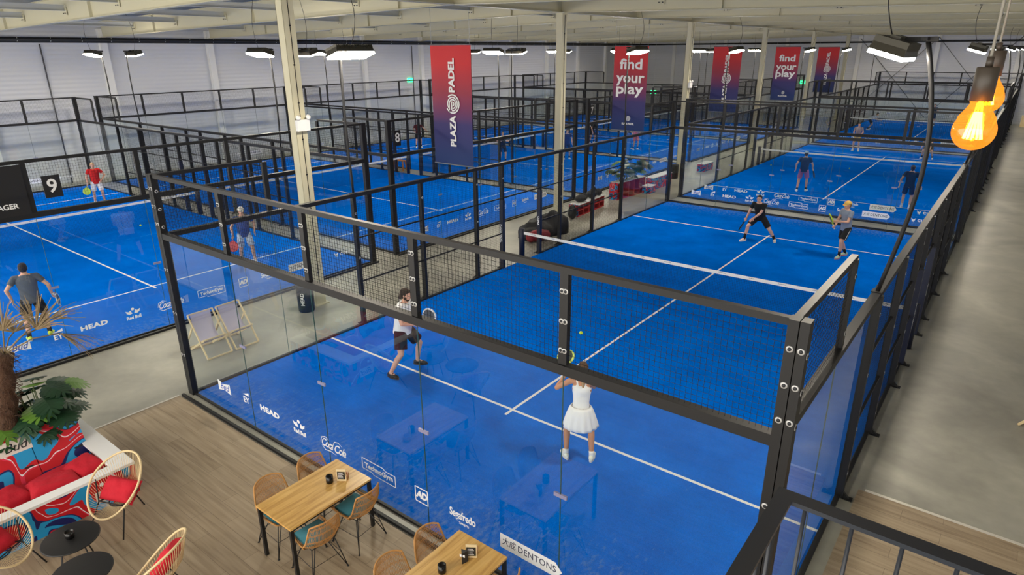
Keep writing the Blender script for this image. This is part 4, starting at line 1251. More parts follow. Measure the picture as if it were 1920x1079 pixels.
o = blob('sports_bag', 'dark red sports bag on the floor behind the net post', 'bag', -0.85, 12.0, [((0, 0, 0.2), (0.42, 0.2, 0.2)), ((0.3, 0, 0.18), (0.15, 0.18, 0.17)), ((-0.3, 0, 0.18), (0.15, 0.18, 0.17))], BAGR, R(70))
# crates seats: mural end, red-edged frames and white top
def crate_bench(label, x, y, L, n, f, top=WHITE, z=0.46, mural_end=True, full=False):
    t = thing('crate_bench', label, 'bench', (x, y, 0), f)
    REDW = mat('red edge board', (176, 44, 44), 0.5)
    MB().box((-0.2, 0, z - 0.03), (0.2, L, z)).build('top', top, t)
    if full:
        MB().box((-0.19, 0.01, 0), (0.19, L - 0.01, z - 0.03)).build('body', MURAL2, t)
    else:
        for i in range(n):
            m = MB(); a = L * i / n; b = L * (i + 1) / n
            m.box((-0.19, a, 0), (0.19, a + 0.025, z - 0.03)).box((-0.19, b - 0.025, 0), (0.19, b, z - 0.03)).box((-0.19, a + 0.025, 0), (0.19, b - 0.025, 0.025)).box((-0.19, a + 0.025, 0.025), (-0.17, b - 0.025, z - 0.03), 1).box((-0.17, a + 0.025, 0.22), (0.19, b - 0.025, 0.24), 0)
            m.build('compartment', [REDW, WHITE], t)
        MB().box((-0.2, -0.02, 0), (0.2, 0.0, z)).build('end_panel', MURAL2, t)
    return t
crate_bench('open crate bench with red edges carrying black bags', -1.75, 15.55, 2.2, 5, R(4))
crate_bench('tall open crate shelf with red edges carrying green plants', -2.0, 19.0, 2.2, 5, R(-4), z=0.72)
crate_bench('long painted bench with a white top behind the far side glass', -1.72, 21.75, 1.9, 1, R(0), z=0.55, full=True)
crate_bench('low painted stool block with a white top beside the long painted bench', -1.45, 20.9, 0.55, 1, R(0), z=0.34, full=True)
crate_bench('low painted block seat in the aisle further back', -1.7, 27.5, 1.2, 1, R(0), z=0.4, full=True)
blob('backpack', 'black backpack standing on the floor at the end of the crate bench', 'bag', -1.55, 15.15, [((0, 0, 0.28), (0.17, 0.14, 0.28)), ((0, -0.1, 0.2), (0.13, 0.08, 0.14))], BAGB)
blob('sports_bag', 'black bag lying on the near end of the crate bench', 'bag', -1.78, 16.1, [((0, 0, 0.60), (0.2, 0.35, 0.14)), ((0.05, 0.2, 0.66), (0.12, 0.14, 0.12))], BAGB)
blob('sports_bag', 'black bag heaped on the middle of the crate bench', 'bag', -1.82, 16.95, [((0, 0, 0.62), (0.2, 0.3, 0.16)), ((0, 0.12, 0.72), (0.12, 0.14, 0.16))], BAGB)
blob('sports_bag', 'small black bag on the far end of the crate bench', 'bag', -1.85, 17.5, [((0, 0, 0.60), (0.16, 0.16, 0.15))], BAGB)
plant('palm_plant', 'green leafy plant on the near end of the tall crate shelf', -1.98, 19.4, 0.72, 16, 0.40, 0.55, 0.34, 21, group='aisle plants')
plant('palm_plant', 'green leafy plant on the far half of the tall crate shelf, taller', -1.93, 20.5, 0.72, 20, 0.55, 0.85, 0.38, 22, group='aisle plants')
plant('palm_plant', 'green leafy plant between the two bushier shelf plants', -1.96, 19.95, 0.72, 12, 0.35, 0.5, 0.32, 23, group='aisle plants')
# wooden stool between court 8 and court 7
t = thing('wooden_stool', 'small orange wooden stool seen through the glass below the number 8 board', 'stool', (-14.6, 18.72, 0))
OR = mat('orange wood', (206, 132, 62), 0.6)
MB().box((-0.4, -0.15, 0.5), (0.4, 0.15, 0.54)).build('seat', OR, t)
for sx in (-1, 1):
    for sy in (-1, 1): MB().bar((sx * 0.3, sy * 0.1, 0.5), (sx * 0.36, sy * 0.14, 0), 0.05, 0.05).build('leg', OR, t)
t = MB().box((-0.02, 0.0, 0), (0.02, 1.0, 0.9)).box((-0.05, 0.0, 0), (0.05, 0.05, 0.9)).box((-0.05, 0.95, 0), (0.05, 1.0, 0.9)).build('panel_screen', PINE, None, (11.55, 61.2, 0), (0, 0, R(60)))
tag(t, 'low brown wooden panel on the floor near the far right corner', 'screen')

# ---------------- banners
def concentric(scale):
    """round spiral mark of arcs"""
    mb = MB()
    def arc(r0, r1, a0, a1, n=28):
        vs = []; fs = []
        for i in range(n + 1):
            a = R(a0 + (a1 - a0) * i / n)
            for r in (r0, r1):
                vs.append((r * math.cos(a) * scale, r * math.sin(a) * scale, 0)); vs.append((r * math.cos(a) * scale, r * math.sin(a) * scale, 0.002))
        for i in range(n):
            k = 4 * i
            fs += [(k + 1, k + 3, k + 7, k + 5), (k, k + 4, k + 6, k + 2)]
        mb.add(vs, fs)
    arc(0.86, 1.0, -150, 130); arc(0.62, 0.76, -100, 215); arc(0.38, 0.52, -90, 180); arc(0.12, 0.26, -90, 90)
    mb.box((-0.52 * scale, -0.62 * scale, 0), (-0.38 * scale, 0.0, 0.002)); mb.box((-0.2 * scale, -0.6 * scale, 0), (-0.06 * scale, 0.26 * scale, 0.002))
    mb.box((-0.52 * scale, -0.9 * scale, 0), (-0.38 * scale, -0.74 * scale, 0.002))
    return mb.mesh('mark', WHITE)
def banner(label, y, kind):
    W, H = 1.52, 3.33
    t = thing('hanging_banner', label, 'banner', (-2.11, y, 2.72), 0, 'red to navy hanging banners')
    nx, nz = 24, 12; mb = MB(); vs = []; fs = []
    fy = lambda x, z: 0.012 * math.sin(x * 5 + z * 0.8) * (0.4 + 0.6 * z / H)
    for s in (0, 1):
        for j in range(nz + 1):
            for i in range(nx + 1):
                x = -W / 2 + W * i / nx; z = H * j / nz
                vs.append((x, fy(x, z) + s * 0.003, z))
    N = (nx + 1) * (nz + 1)
    for j in range(nz):
        for i in range(nx):
            a = j * (nx + 1) + i
            fs.append((a, a + 1, a + nx + 2, a + nx + 1)); fs.append((N + a + nx + 1, N + a + nx + 2, N + a + 1, N + a))
    mb.add(vs, fs, 0, True); mb.build('cloth', BANNER, t)
    for z in (0.0, H):
        MB().tube([(-W / 2 - 0.02, 0, z), (W / 2 + 0.02, 0, z)], 0.018, 8).build('rod', mat('rod', (120, 124, 130), 0.4, 0.5), t)
    for s in (-1, 1):
        MB().tube([(s * 0.72, 0, H), (s * 0.72, 0, 4.3)], 0.005, 5).build('hanging_wire', BOLT, t)
    yt = -0.022
    if kind == 0:
        up = RX() @ Matrix.Rotation(PI / 2, 4, 'Z')
        for tx, z in (('PLAZA', 0.98), ('PADEL', 2.52)):
            o = obj('lettering', text_mesh(tx, 0.30, WHITE, 0.012, 0, 1.0, width=0.88 if tx == 'PLAZA' else 0.92), t); o.matrix_local = T((0.04, yt, z)) @ up
        o = obj('round_mark', concentric(0.27), t); o.matrix_local = T((0.04, yt, 1.74)) @ RX()
    else:
        for tx, z, w in (('find', 2.62, 1.02), ('your', 2.1, 1.28), ('play', 1.66, 1.24)):
            o = obj('lettering', text_mesh(tx, 0.56, WHITE, 0.014, 0, 1.0, width=w), t); o.matrix_local = T((0.02, yt, z)) @ RX()
        o = obj('lettering', text_mesh('PLAZA PADEL', 0.11, WHITE, 0.004, 0, 1.0, width=0.56), t); o.matrix_local = T((0.02, yt, 0.28)) @ RX()
        o = obj('round_mark', concentric(0.10), t); o.matrix_local = T((0.02, yt, 0.50)) @ RX()
for k, (kd, lb) in enumerate([(0, 'nearest and largest red to navy banner, letters running upwards'), (1, 'second banner from the camera, three lines of rounded white words'), (0, 'third banner from the camera, letters running upwards'),
                              (1, 'fourth banner from the camera, three lines of rounded white words'), (0, 'smallest, farthest banner beside the last columns')]):
    banner(lb, 9.45 + 10.67 * k, kd)

# ---------------- tennis balls
BALL = mat('yellow felt', (206, 226, 60), 0.8)
for x, y, z, lb in [(5.15, 5.0, 0.82, 'yellow ball in flight above the nearest court'), (-13.46, 5.0, 0.047, 'yellow ball on court 9 turf'),
                    (4.24, 32.74, 0.047, 'ball on the second right-hand court left of its centre line, farther right one'), (0.64, 31.43, 0.047, 'ball near the left fence of the second right-hand court'),
                    (-6.35, 0.35, 0.047, 'yellow ball lying beyond the player in grey')][:4]:
    tag(MB().ell((0, 0, 0), (0.034, 0.034, 0.034), n=16).build('padel_ball', BALL, None, (x, y, z)), lb, 'ball', 'yellow balls')
# ================================================================== people
def ik(a, c, l1, l2, pole):
    a = Vector(a); c = Vector(c); d = c - a; L = d.length
    if L > (l1 + l2) * 0.995: c = a + d * ((l1 + l2) * 0.995 / L); d = c - a; L = d.length
    k = (l1 * l1 - l2 * l2 + L * L) / (2 * L); h = math.sqrt(max(0, l1 * l1 - k * k))
    dn = d.normalized(); p = Vector(pole); p = (p - dn * p.dot(dn)).normalized()
    return a + dn * k + p * h, c

SKIN = {n: mat('skin ' + n, c, 0.55, noise=(8, 0.06)) for n, c in (('fair', (224, 172, 146)), ('tan', (198, 140, 108)), ('light', (230, 184, 160)))}
LIP = mat('lips', (176, 96, 88), 0.5); EYEW = mat('eye white', (235, 232, 228), 0.3); EYED = mat('dark iris', (40, 28, 22), 0.3)

def padel_racket(label, p_hand, d, nrm, frame_c, face_c):
    """p_hand: grip centre, d: from grip to head, nrm: face normal"""
    d = Vector(d).normalized(); nrm = Vector(nrm); nrm = (nrm - d * nrm.dot(d)).normalized(); s = d.cross(nrm)
    M = Matrix((( s.x, d.x, nrm.x, p_hand[0]), (s.y, d.y, nrm.y, p_hand[1]), (s.z, d.z, nrm.z, p_hand[2]), (0, 0, 0, 1)))
    t = thing('padel_racket', label, 'racket', (0, 0, 0), 0, None); t.matrix_world = M
    # grip from -0.07 to +0.07
    MB().tube([(0, -0.07, 0), (0, 0.07, 0)], 0.0165, 10).lathe([(0.02, 0), (0.02, 0.012)], (0, -0.08, 0), 10, 0, Matrix.Rotation(-PI / 2, 4, 'X')).build('grip', mat('white grip', (225, 225, 225), 0.7), t)
    m = MB()
    m.bar((0, 0.06, 0), (-0.05, 0.15, 0), 0.018, 0.034, up=(0, 0, 1)); m.bar((0, 0.06, 0), (0.05, 0.15, 0), 0.018, 0.034, up=(0, 0, 1))
    out = [(0.128 * math.cos(2 * PI * i / 32) * (1 - 0.06 * math.sin(2 * PI * i / 32) * -1), 0.265 + 0.135 * math.sin(2 * PI * i / 32)) for i in range(32)]
    ring = [Vector((x, y, 0)) for x, y in out]
    m.tube(ring, 0.017, 8, closed=True)
    m.build('frame', mat('racket frame %d %d %d' % frame_c, frame_c, 0.35), t)
    f = MB(); inn = [(x * 0.93, 0.265 + (y - 0.265) * 0.93) for x, y in out]; f.prism(inn, -0.014, 0.014)
    fo = f.build('face', mat('racket face %d %d %d' % face_c, face_c, 0.35), t)
    h = MB()
    for i in range(-3, 4):
        for j in range(-3, 4):
            if i * i + j * j < 11:
                h.lathe([(0.006, -0.0145), (0.006, 0.0145)], (i * 0.026, 0.275 + j * 0.026, 0), 8)
    h.build('drill_holes', BLACKP, fo)
    return t

def person(label, x, y, heading, H=1.80, lean=8, hip=0.93, sway=0.0, feet=((-0.16, 0), (0.16, 0)), toes=(10, -10), hands=((-0.28, 0.1, 0.95), (0.28, 0.1, 0.95)),
           elbows=((-0.6, -0.8, -0.3), (0.6, -0.8, -0.3)), head=(0, 0), skin='fair', shirt=(30, 30, 34), sleeve=0.55, bottom='shorts', bcol=(20, 20, 24), stripe=None,
           sock=(20, 20, 22), sockh=0.12, shoe=(235, 235, 235), sole=None, hair=(50, 36, 26), hairstyle='short', cap=None, beard=False, glasses=False,
           female=False, res=1, racket=None, build=1.0, group=None):
    s = H / 1.80
    t = thing('person', label, 'person', (x, y, 0.014), heading, group)
    vox = 0.0065 if res == 2 else (0.011 if res == 1 else 0.02)
    hz = hip * s
    P = Vector((sway, 0, hz))
    la = R(lean)
    up = Vector((0, math.sin(la), math.cos(la))); fw = Vector((0, math.cos(la), -math.sin(la))); rt = Vector((1, 0, 0))
    TM = Matrix((rt, fw, up)).transposed()
    def tp(a, b, c): return P + rt * a * s + fw * b * s + up * c * s
    sw = 0.185 * (0.88 if female else 1.0) * build
    sh = [tp(-sw, 0, 0.47), tp(sw, 0, 0.47)]
    hipj = [P + Vector((-0.092 * s, 0, -0.03 * s)), P + Vector((0.092 * s, 0, -0.03 * s))]
    nb = tp(0, 0.0, 0.50)
    hy, hp = R(head[0]), R(head[1])
    HM = Matrix.Rotation(hy, 3, 'Z') @ Matrix.Rotation(-hp, 3, 'X') @ Matrix.Rotation(-la * 0.35, 3, 'X')
    hc = nb + up * 0.055 * s + Vector((0, 0.02, 0.105)) * s
    def hpnt(a, b, c): return hc + HM @ Vector((a * s, b * s, c * s))
    E3 = lambda v, k=1.0: tuple(q * s * k for q in v)
    mb = MB(); n = 16 if res else 10
    b = build
    # torso
    mb.ell(P, E3((0.155 * b, 0.115 * b, 0.12)), TM, n); mb.ell(tp(0, 0.0, 0.17), E3(((0.128 if female else 0.145) * b, 0.10 * b, 0.15)), TM, n)
    mb.ell(tp(0, 0.0, 0.34), E3((0.155 * b, 0.112 * b, 0.17)), TM, n)
    mb.cap(sh[0] + up * 0.0, sh[1], 0.058 * s, 0.058 * s, n); mb.cap(tp(-0.08, -0.01, 0.48), tp(0, 0, 0.53), 0.055 * s, 0.05 * s, n); mb.cap(tp(0.08, -0.01, 0.48), tp(0, 0, 0.53), 0.055 * s, 0.05 * s, n)
    mb.cap(nb, hc + HM @ Vector((0, -0.015 * s, -0.05 * s)), (0.050 if female else 0.058) * s, (0.046 if female else 0.054) * s, n)
    # head: cranium, jaw, nose, ears, brow
    mb.ell(hpnt(0, -0.01, 0.025), E3((0.075, 0.095, 0.092)), HM, n); mb.ell(hpnt(0, 0.03, -0.045), E3((0.056, 0.06, 0.062)), HM, n)
    mb.ell(hpnt(0, 0.062, -0.085), E3((0.025, 0.022, 0.02)), HM, n)
    if res:
        mb.cap(hpnt(0, 0.083, 0.015), hpnt(0, 0.103, -0.022), 0.008 * s, 0.013 * s, 10)
        mb.cap(hpnt(-0.03, 0.078, 0.028), hpnt(0.03, 0.078, 0.028), 0.010 * s, 0.010 * s, 8)
        for q in (-1, 1): mb.ell(hpnt(q * 0.077, -0.005, 0.0), E3((0.010, 0.018, 0.03)), HM, 8)
    # legs
    knees = []; ankles = []
    for i, (fx, fy) in enumerate(feet):
        an = Vector((fx * s, fy * s, 0.085 * s + (0.0)))
        td = R(toes[i]); tf = Vector((-math.sin(td), math.cos(td), 0))
        kn, an = ik(hipj[i], an, 0.435 * s, 0.425 * s, tf + Vector((0, 0, 0.1)))
        knees.append(kn); ankles.append(an)
        mb.cap(hipj[i], kn, 0.088 * s * b, 0.056 * s, n)
        ca = kn.lerp(an, 0.3) - tf * 0.012 * s
        mb.cap(kn, ca, 0.052 * s, 0.056 * s, n); mb.cap(ca, an, 0.054 * s, 0.035 * s, n)
        mb.cap(an, an + tf * 0.12 * s + Vector((0, 0, -0.05 * s)), 0.036 * s, 0.028 * s, n)
    # arms and hands
    elb = []; wr = []
    handinfo = []
    for i in (0, 1):
        l1, l2 = 0.285 * s, 0.25 * s
        e, w = ik(sh[i], Vector(hands[i]) * s, l1, l2, elbows[i])
        elb.append(e); wr.append(w)
        mb.cap(sh[i], e, 0.050 * s * b, 0.038 * s, n); mb.cap(e, e.lerp(w, 0.3), 0.039 * s, 0.040 * s, n); mb.cap(e.lerp(w, 0.3), w, 0.039 * s, 0.026 * s, n)
        d = (w - e).normalized(); side = d.cross(Vector((0, 0, 1)))
        if side.length < 0.1: side = Vector((1, 0, 0))
        side.normalize(); pal = side.cross(d)           # palm normal
        inward = -1 if i == 0 else 1
        pn = (Vector((0, 0, 1)).cross(d) * (1 if i == 0 else -1))
        if pn.length < 0.2: pn = Vector((-inward, 0, 0))
        pn.normalize(); wd = d.cross(pn).normalized()
        HMt = Matrix((wd, pn, d)).transposed()
        pc = w + d * 0.05 * s
        mb.ell(pc, E3((0.042, 0.019, 0.05)), HMt, n)
        grip = racket is not None and racket.get('hand') in (('L', 'R')[i], 'B')
        for k in range(4):
            o = (-0.030 + 0.020 * k) * s; ln = (0.066, 0.078, 0.074, 0.058)[k] * s
            r = 0.0095 * s if res == 2 else 0.012 * s
            a0 = pc + wd * o + d * 0.035 * s; curl = 1.15 if grip else 0.35
            d1 = (d * math.cos(curl * 0.7) + pn * math.sin(curl * 0.7)); a1 = a0 + d1 * ln * 0.48
            d2 = (d * math.cos(curl * 1.6) + pn * math.sin(curl * 1.6)); a2 = a1 + d2 * ln * 0.32
            d3 = (d * math.cos(curl * 2.3) + pn * math.sin(curl * 2.3)); a3 = a2 + d3 * ln * 0.25
            mb.cap(a0, a1, r, r * 0.95, 8); mb.cap(a1, a2, r * 0.95, r * 0.9, 8); mb.cap(a2, a3, r * 0.9, r * 0.8, 8)
        td = (wd * -1 if True else wd)
        a0 = pc - d * 0.02 * s + wd * -0.034 * s; a1 = a0 + (d * 0.5 - wd * 0.5 + pn * 0.5).normalized() * 0.035 * s; a2 = a1 + (d * 0.7 + pn * 0.6).normalized() * 0.028 * s
        mb.cap(a0, a1, 0.0125 * s, 0.011 * s, 8); mb.cap(a1, a2, 0.011 * s, 0.009 * s, 8)
        handinfo.append((pc, d, pn, wd))
    me = remesh(mb.mesh('body', SKIN[skin]), vox, 2, 'body')
    obj('body', me, t)
    # ---- clothes
    cm = mat('cloth %d %d %d' % shirt, shirt, 0.85, noise=(5, 0.06), bump=(9, 0.5)); bm_ = mat('cloth %d %d %d' % bcol, bcol, 0.85, bump=(9, 0.4))
    c = MB()
    if female:
        secs = ((-0.06, .152, .116), (0.0, .146, .112), (0.06, .134, .104), (0.14, .128, .098), (0.24, .136, .104), (0.32, .150, .124), (0.38, .150, .122), (0.42, .128, .100))
        for q in (-1, 1): c.tube([tp(q * 0.085, 0.09, 0.38), tp(q * 0.095, 0.05, 0.50), tp(q * 0.08, -0.06, 0.50), tp(q * 0.04, -0.10, 0.36)], 0.016 * s, 8)
    else:
        secs = ((-0.09, .172, .132), (0.0, .170, .130), (0.12, .164, .124), (0.24, .168, .128), (0.34, .180, .134), (0.42, .182, .128), (0.49, .150, .098), (0.525, .085, .075))
        c.cap(sh[0], sh[1], 0.064 * s, 0.064 * s, n)
        for i in (0, 1):
            e = sh[i].lerp(elb[i], sleeve); c.ell(sh[i], E3((0.066,) * 3), None, n); c.tube([sh[i], e], [0.066 * s, 0.063 * s], n)
    vs = []; nn = 24
    for (z, r0, r1) in secs:
        for j in range(nn):
            a = 2 * PI * j / nn
            vs.append(tp(math.cos(a) * r0 * b, math.sin(a) * r1 * b, z))
    m_ = len(secs)
    c.add(vs, [(q * nn + j, q * nn + (j + 1) % nn, (q + 1) * nn + (j + 1) % nn, (q + 1) * nn + j) for q in range(m_ - 1) for j in range(nn)] + [tuple(range(nn - 1, -1, -1)), tuple((m_ - 1) * nn + j for j in range(nn))])
    o = obj('shirt', remesh(c.mesh('shirt', cm), max(0.010, vox), 2, 'shirt'), t)
    if bottom == 'shorts':
        c = MB(); c.ell(P + Vector((0, 0, 0.01)), E3((0.162 * b, 0.130 * b, 0.115)), TM, n)
        for i in (0, 1):
            e = hipj[i].lerp(knees[i], 0.80); c.ell(hipj[i], E3((0.098 * b,) * 3), None, n); c.tube([hipj[i], e], [0.100 * s * b, 0.098 * s * b], n)
        so = obj('shorts', remesh(c.mesh('shorts', bm_), max(0.010, vox), 2, 'shorts'), t)
        if stripe:
            for i in (0, 1):
                q = -1 if i == 0 else 1
                a = hipj[i] + Vector((q * 0.098 * s, 0, 0)); e = hipj[i].lerp(knees[i], 0.78) + Vector((q * 0.095 * s, 0, 0))
                MB().bar(a, e, 0.016, 0.012, up=(0, 1, 0)).build('stripe', WHITE, so)
    else:
        # pleated skirt
        c = MB(); NN = 72; vs = []; fs = []
        rows = 8
        for j in range(rows + 1):
            u = j / rows
            for q in range(NN):
                a = 2 * PI * q / NN
                r = 0.150 + 0.125 * u ** 0.62; pl = 1 + 0.055 * u * math.sin(a * 14) + 0.03 * u * math.sin(a * 5 + 1)
                vs.append(tp(0, 0, 0.075) + Vector((math.cos(a) * r * pl * s, math.sin(a) * r * 0.88 * pl * s, -0.36 * u * s + 0.008 * math.sin(a * 14) * u)))
        for j in range(rows):
            for q in range(NN):
                q2 = (q + 1) % NN; fs.append((j * NN + q, (j + 1) * NN + q, (j + 1) * NN + q2, j * NN + q2))
        c.add(vs, fs, 0, True)
        o = c.build('skirt', bm_, t); so = o.modifiers.new('s', 'SOLIDIFY'); so.thickness = 0.006
    # ---- socks and shoes
    shm = mat('shoe %d %d %d' % shoe, shoe, 0.5); slm = mat('sole', (230, 228, 220), 0.6) if sole is None else mat('sole %d %d %d' % sole, sole, 0.6)
    for i in (0, 1):
        an = ankles[i]; td = R(toes[i]); tf = Vector((-math.sin(td), math.cos(td), 0)); sd = Vector((tf.y, -tf.x, 0))
        if sockh > 0:
            e = an.lerp(knees[i], sockh / 0.42)
            MB().tube([an - Vector((0, 0, 0.02)), an.lerp(e, 0.5), e], [0.044 * s, 0.043 * s, 0.046 * s], 12).build('sock', mat('sock %d %d %d' % sock, sock, 0.9), t)
        g = Vector((an.x, an.y, 0)); z0 = max(0, an.z - 0.085 * s); g.z = z0
        SM = Matrix((sd, tf, Vector((0, 0, 1)))).transposed()
        m = MB(); m.ell(g + tf * (-0.02 * s) + Vector((0, 0, 0.055 * s)), E3((0.043, 0.062, 0.052)), SM, 14); m.ell(g + tf * 0.07 * s + Vector((0, 0, 0.042 * s)), E3((0.050, 0.105, 0.038)), SM, 14)
        m.ell(g + tf * 0.125 * s + Vector((0, 0, 0.034 * s)), E3((0.050, 0.065, 0.030)), SM, 14); m.cap(g + tf * -0.01 * s + Vector((0, 0, 0.06 * s)), g + tf * 0.05 * s + Vector((0, 0, 0.065 * s)), 0.044 * s, 0.034 * s, 12)
        so = obj('shoe', remesh(m.mesh('shoe', shm), 0.008 if res else 0.014, 2, 'shoe'), t)
        pr = []
        for j in range(20):
            a = 2 * PI * j / 20; yy = math.sin(a)
            w = 0.047 - 0.006 * (yy < 0) * abs(yy); pr.append((math.cos(a) * w * s, (0.055 + yy * 0.14) * s))
        Ms = T(g) @ SM.to_4x4()
        m = MB().prism(pr, 0, 0.024 * s, 0, Ms); m.build('sole', slm, so)
    # ---- face
    if res:
        for q in (-1, 1):
            eo = MB().ell(hpnt(q * 0.030, 0.078, 0.008), E3((0.0125, 0.010, 0.0085)), HM, 10).build('eye', EYEW, t)
            MB().ell(hpnt(q * 0.030, 0.0875, 0.008), E3((0.0055, 0.003, 0.0055)), HM, 8).build('iris', EYED, eo)
        MB().ell(hpnt(0, 0.0865, -0.052), E3((0.022, 0.007, 0.0065)), HM, 10).build('mouth', LIP, t)
    hm = mat('hair %d %d %d' % hair, hair, 0.7, noise=(40, 0.3), bump=(60, 0.6))
    c = MB()
    if hairstyle != 'none':
        c.ell(hpnt(0, -0.025, 0.045), E3((0.083, 0.094, 0.085)), HM, n); c.ell(hpnt(0, -0.045, 0.0), E3((0.080, 0.068, 0.085)), HM, n)
        if hairstyle in ('short', 'long', 'pony') and not cap:
            c.ell(hpnt(0, 0.045, 0.088), E3((0.060, 0.042, 0.026)), HM, n)
            for q in (-1, 1): c.ell(hpnt(q * 0.070, -0.005, 0.02), E3((0.014, 0.025, 0.04)), HM, 10)
        if hairstyle == 'long':
            c.ell(hpnt(0, -0.085, -0.03), E3((0.062, 0.035, 0.075)), HM, n); c.ell(hpnt(0, -0.10, -0.07), E3((0.035, 0.03, 0.04)), HM, n)
        obj('hair', remesh(c.mesh('hair', hm), 0.009 if res else 0.014, 1, 'hair'), t)
    if hairstyle == 'pony':
        m = MB(); m.cap(hpnt(0, -0.10, 0.06), hpnt(0, -0.15, 0.03), 0.026 * s, 0.034 * s, 10)
        m.cap(hpnt(0, -0.15, 0.03), hpnt(0.005, -0.15, -0.12), 0.036 * s, 0.034 * s, 10); m.cap(hpnt(0.005, -0.15, -0.12), hpnt(0.01, -0.12, -0.30), 0.034 * s, 0.012 * s, 10)
        obj('ponytail', remesh(m.mesh('ponytail', mat('hair blond', (186, 150, 108), 0.7, noise=(50, 0.35), bump=(60, 0.6))), 0.009, 1, 'ponytail'), t)
    if beard:
        m = MB(); m.ell(hpnt(0, 0.045, -0.075), E3((0.050, 0.045, 0.038)), HM, n); m.ell(hpnt(0, 0.078, -0.040), E3((0.026, 0.013, 0.008)), HM, 10)
        for q in (-1, 1): m.ell(hpnt(q * 0.058, 0.02, -0.045), E3((0.012, 0.03, 0.035)), HM, 10)
        obj('beard', remesh(m.mesh('beard', hm), 0.008, 1, 'beard'), t)
    if cap:
        cpm = mat('cap %d %d %d' % cap, cap, 0.8)
        m = MB(); m.ell(hpnt(0, -0.008, 0.055), E3((0.094, 0.110, 0.086)), HM, 18)
        cv = remesh(m.mesh('cap', cpm), 0.009 if res else 0.014, 1, 'cap')
        bmm = bmesh.new(); bmm.from_mesh(cv)
        bmesh.ops.bisect_plane(bmm, geom=bmm.verts[:] + bmm.edges[:] + bmm.faces[:], plane_co=hpnt(0, 0, 0.045), plane_no=HM @ Vector((0, 0, 1)), clear_inner=True)
        bmm.to_mesh(cv); bmm.free()
        co = obj('cap', cv, t)
        pr = [(0.078 * math.cos(PI * j / 12), 0.06 + 0.095 * math.sin(PI * j / 12)) for j in range(13)]
        Mh = T(hpnt(0, 0.0, 0.045)) @ HM.to_4x4() @ Matrix.Rotation(R(-8), 4, 'X') @ Matrix.Scale(s, 4)
        MB().prism(pr, 0, 0.005, 0, Mh).build('cap_brim', cpm, co)
    if glasses:
        m = MB()
        for q in (-1, 1):
            m.tube([hpnt(q * 0.031 + 0.02 * math.cos(a * PI / 6), 0.098, 0.008 + 0.016 * math.sin(a * PI / 6)) for a in range(12)], 0.0022 * s, 5, closed=True)
            m.tube([hpnt(q * 0.051, 0.097, 0.012), hpnt(q * 0.081, 0.0, 0.012)], 0.002 * s, 5)
        m.tube([hpnt(-0.011, 0.099, 0.01), hpnt(0.011, 0.099, 0.01)], 0.002 * s, 5)
        m.build('glasses', BLACKP, t)
    if racket:
        i = 0 if racket['hand'] == 'L' else 1
        pc, d, pn, wd = handinfo[i]
        W = Matrix.Translation((x, y, 0.014)) @ Matrix.Rotation(heading, 4, 'Z')
        g = W @ (pc + pn * 0.028 * s + d * 0.02 * s)
        dd = W.to_3x3() @ Vector(racket['dir']); nn_ = W.to_3x3() @ Vector(racket['nrm'])
        padel_racket(racket['label'], g, dd, nn_, racket['frame'], racket['face'])
    return t

# --- the four players of the nearest court
person('bearded person in a white t-shirt and dark shorts, near left of the nearest court', 2.42, 2.97, R(-72), H=1.86, lean=9, hip=0.88, sway=0.0,
       feet=((-0.30, 0.10), (0.34, -0.12)), toes=(18, -12), hands=((-0.02, 0.32, 1.06), (0.06, 0.28, 1.00)), elbows=((-0.8, -0.4, -0.6), (0.9, -0.5, -0.5)), head=(8, 8),
       shirt=(240, 240, 242), bcol=(30, 20, 36), sockh=0, sock=(20, 20, 22), shoe=(26, 26, 28), sole=(60, 50, 46), hair=(52, 36, 28), hairstyle='long', beard=True, res=2, build=1.22,
       racket=dict(hand='L', dir=(0.1, 0.75, 0.6), nrm=(1, 0, 0), frame=(225, 225, 225), face=(90, 92, 96), label='pale padel racket held up by the bearded player in white'))
person('person in a white sleeveless top and white pleated skirt seen from behind, nearest court', 6.68, 2.54, R(24), H=1.70, lean=10, hip=0.90,
       feet=((-0.21, -0.02), (0.20, 0.0)), toes=(30, -4), hands=((-0.30, 0.26, 1.34), (-0.02, 0.46, 1.22)), elbows=((-1.0, 0.2, -0.6), (0.8, -0.2, -0.7)), head=(8, 0),
       skin='tan', shirt=(244, 244, 246), bottom='skirt', bcol=(246, 246, 248), sock=(240, 240, 240), sockh=0.07, shoe=(238, 240, 226), hair=(84, 60, 40), hairstyle='pony', female=True, res=2,
       racket=dict(hand='L', dir=(-0.15, 0.75, 0.35), nrm=(0.3, 0.3, -1), frame=(200, 220, 110), face=(60, 70, 60), label='padel racket with yellow-green edge raised by the player in the white skirt'))
person('person in black t-shirt, black shorts and glasses, lunging wide at the far service line', 4.88, 16.30, R(172), H=1.80, lean=24, hip=0.80, sway=0.0,
       feet=((-0.44, -0.26), (0.30, 0.34)), toes=(28, -20), hands=((0.06, 0.36, 0.80), (0.40, 0.20, 0.66)), elbows=((-0.8, -0.1, -0.3), (0.6, -0.8, 0.2)), head=(12, -12),
       shirt=(18, 18, 20), bcol=(16, 16, 18), sock=(20, 20, 22), sockh=0.17, shoe=(232, 222, 210), hair=(26, 20, 18), glasses=True, res=2,
       racket=dict(hand='R', dir=(0.35, 0.1, -0.8), nrm=(0.9, 0.2, 0.4), frame=(20, 20, 22), face=(150, 154, 160), label='dark padel racket hanging low beside the lunging player in black'))
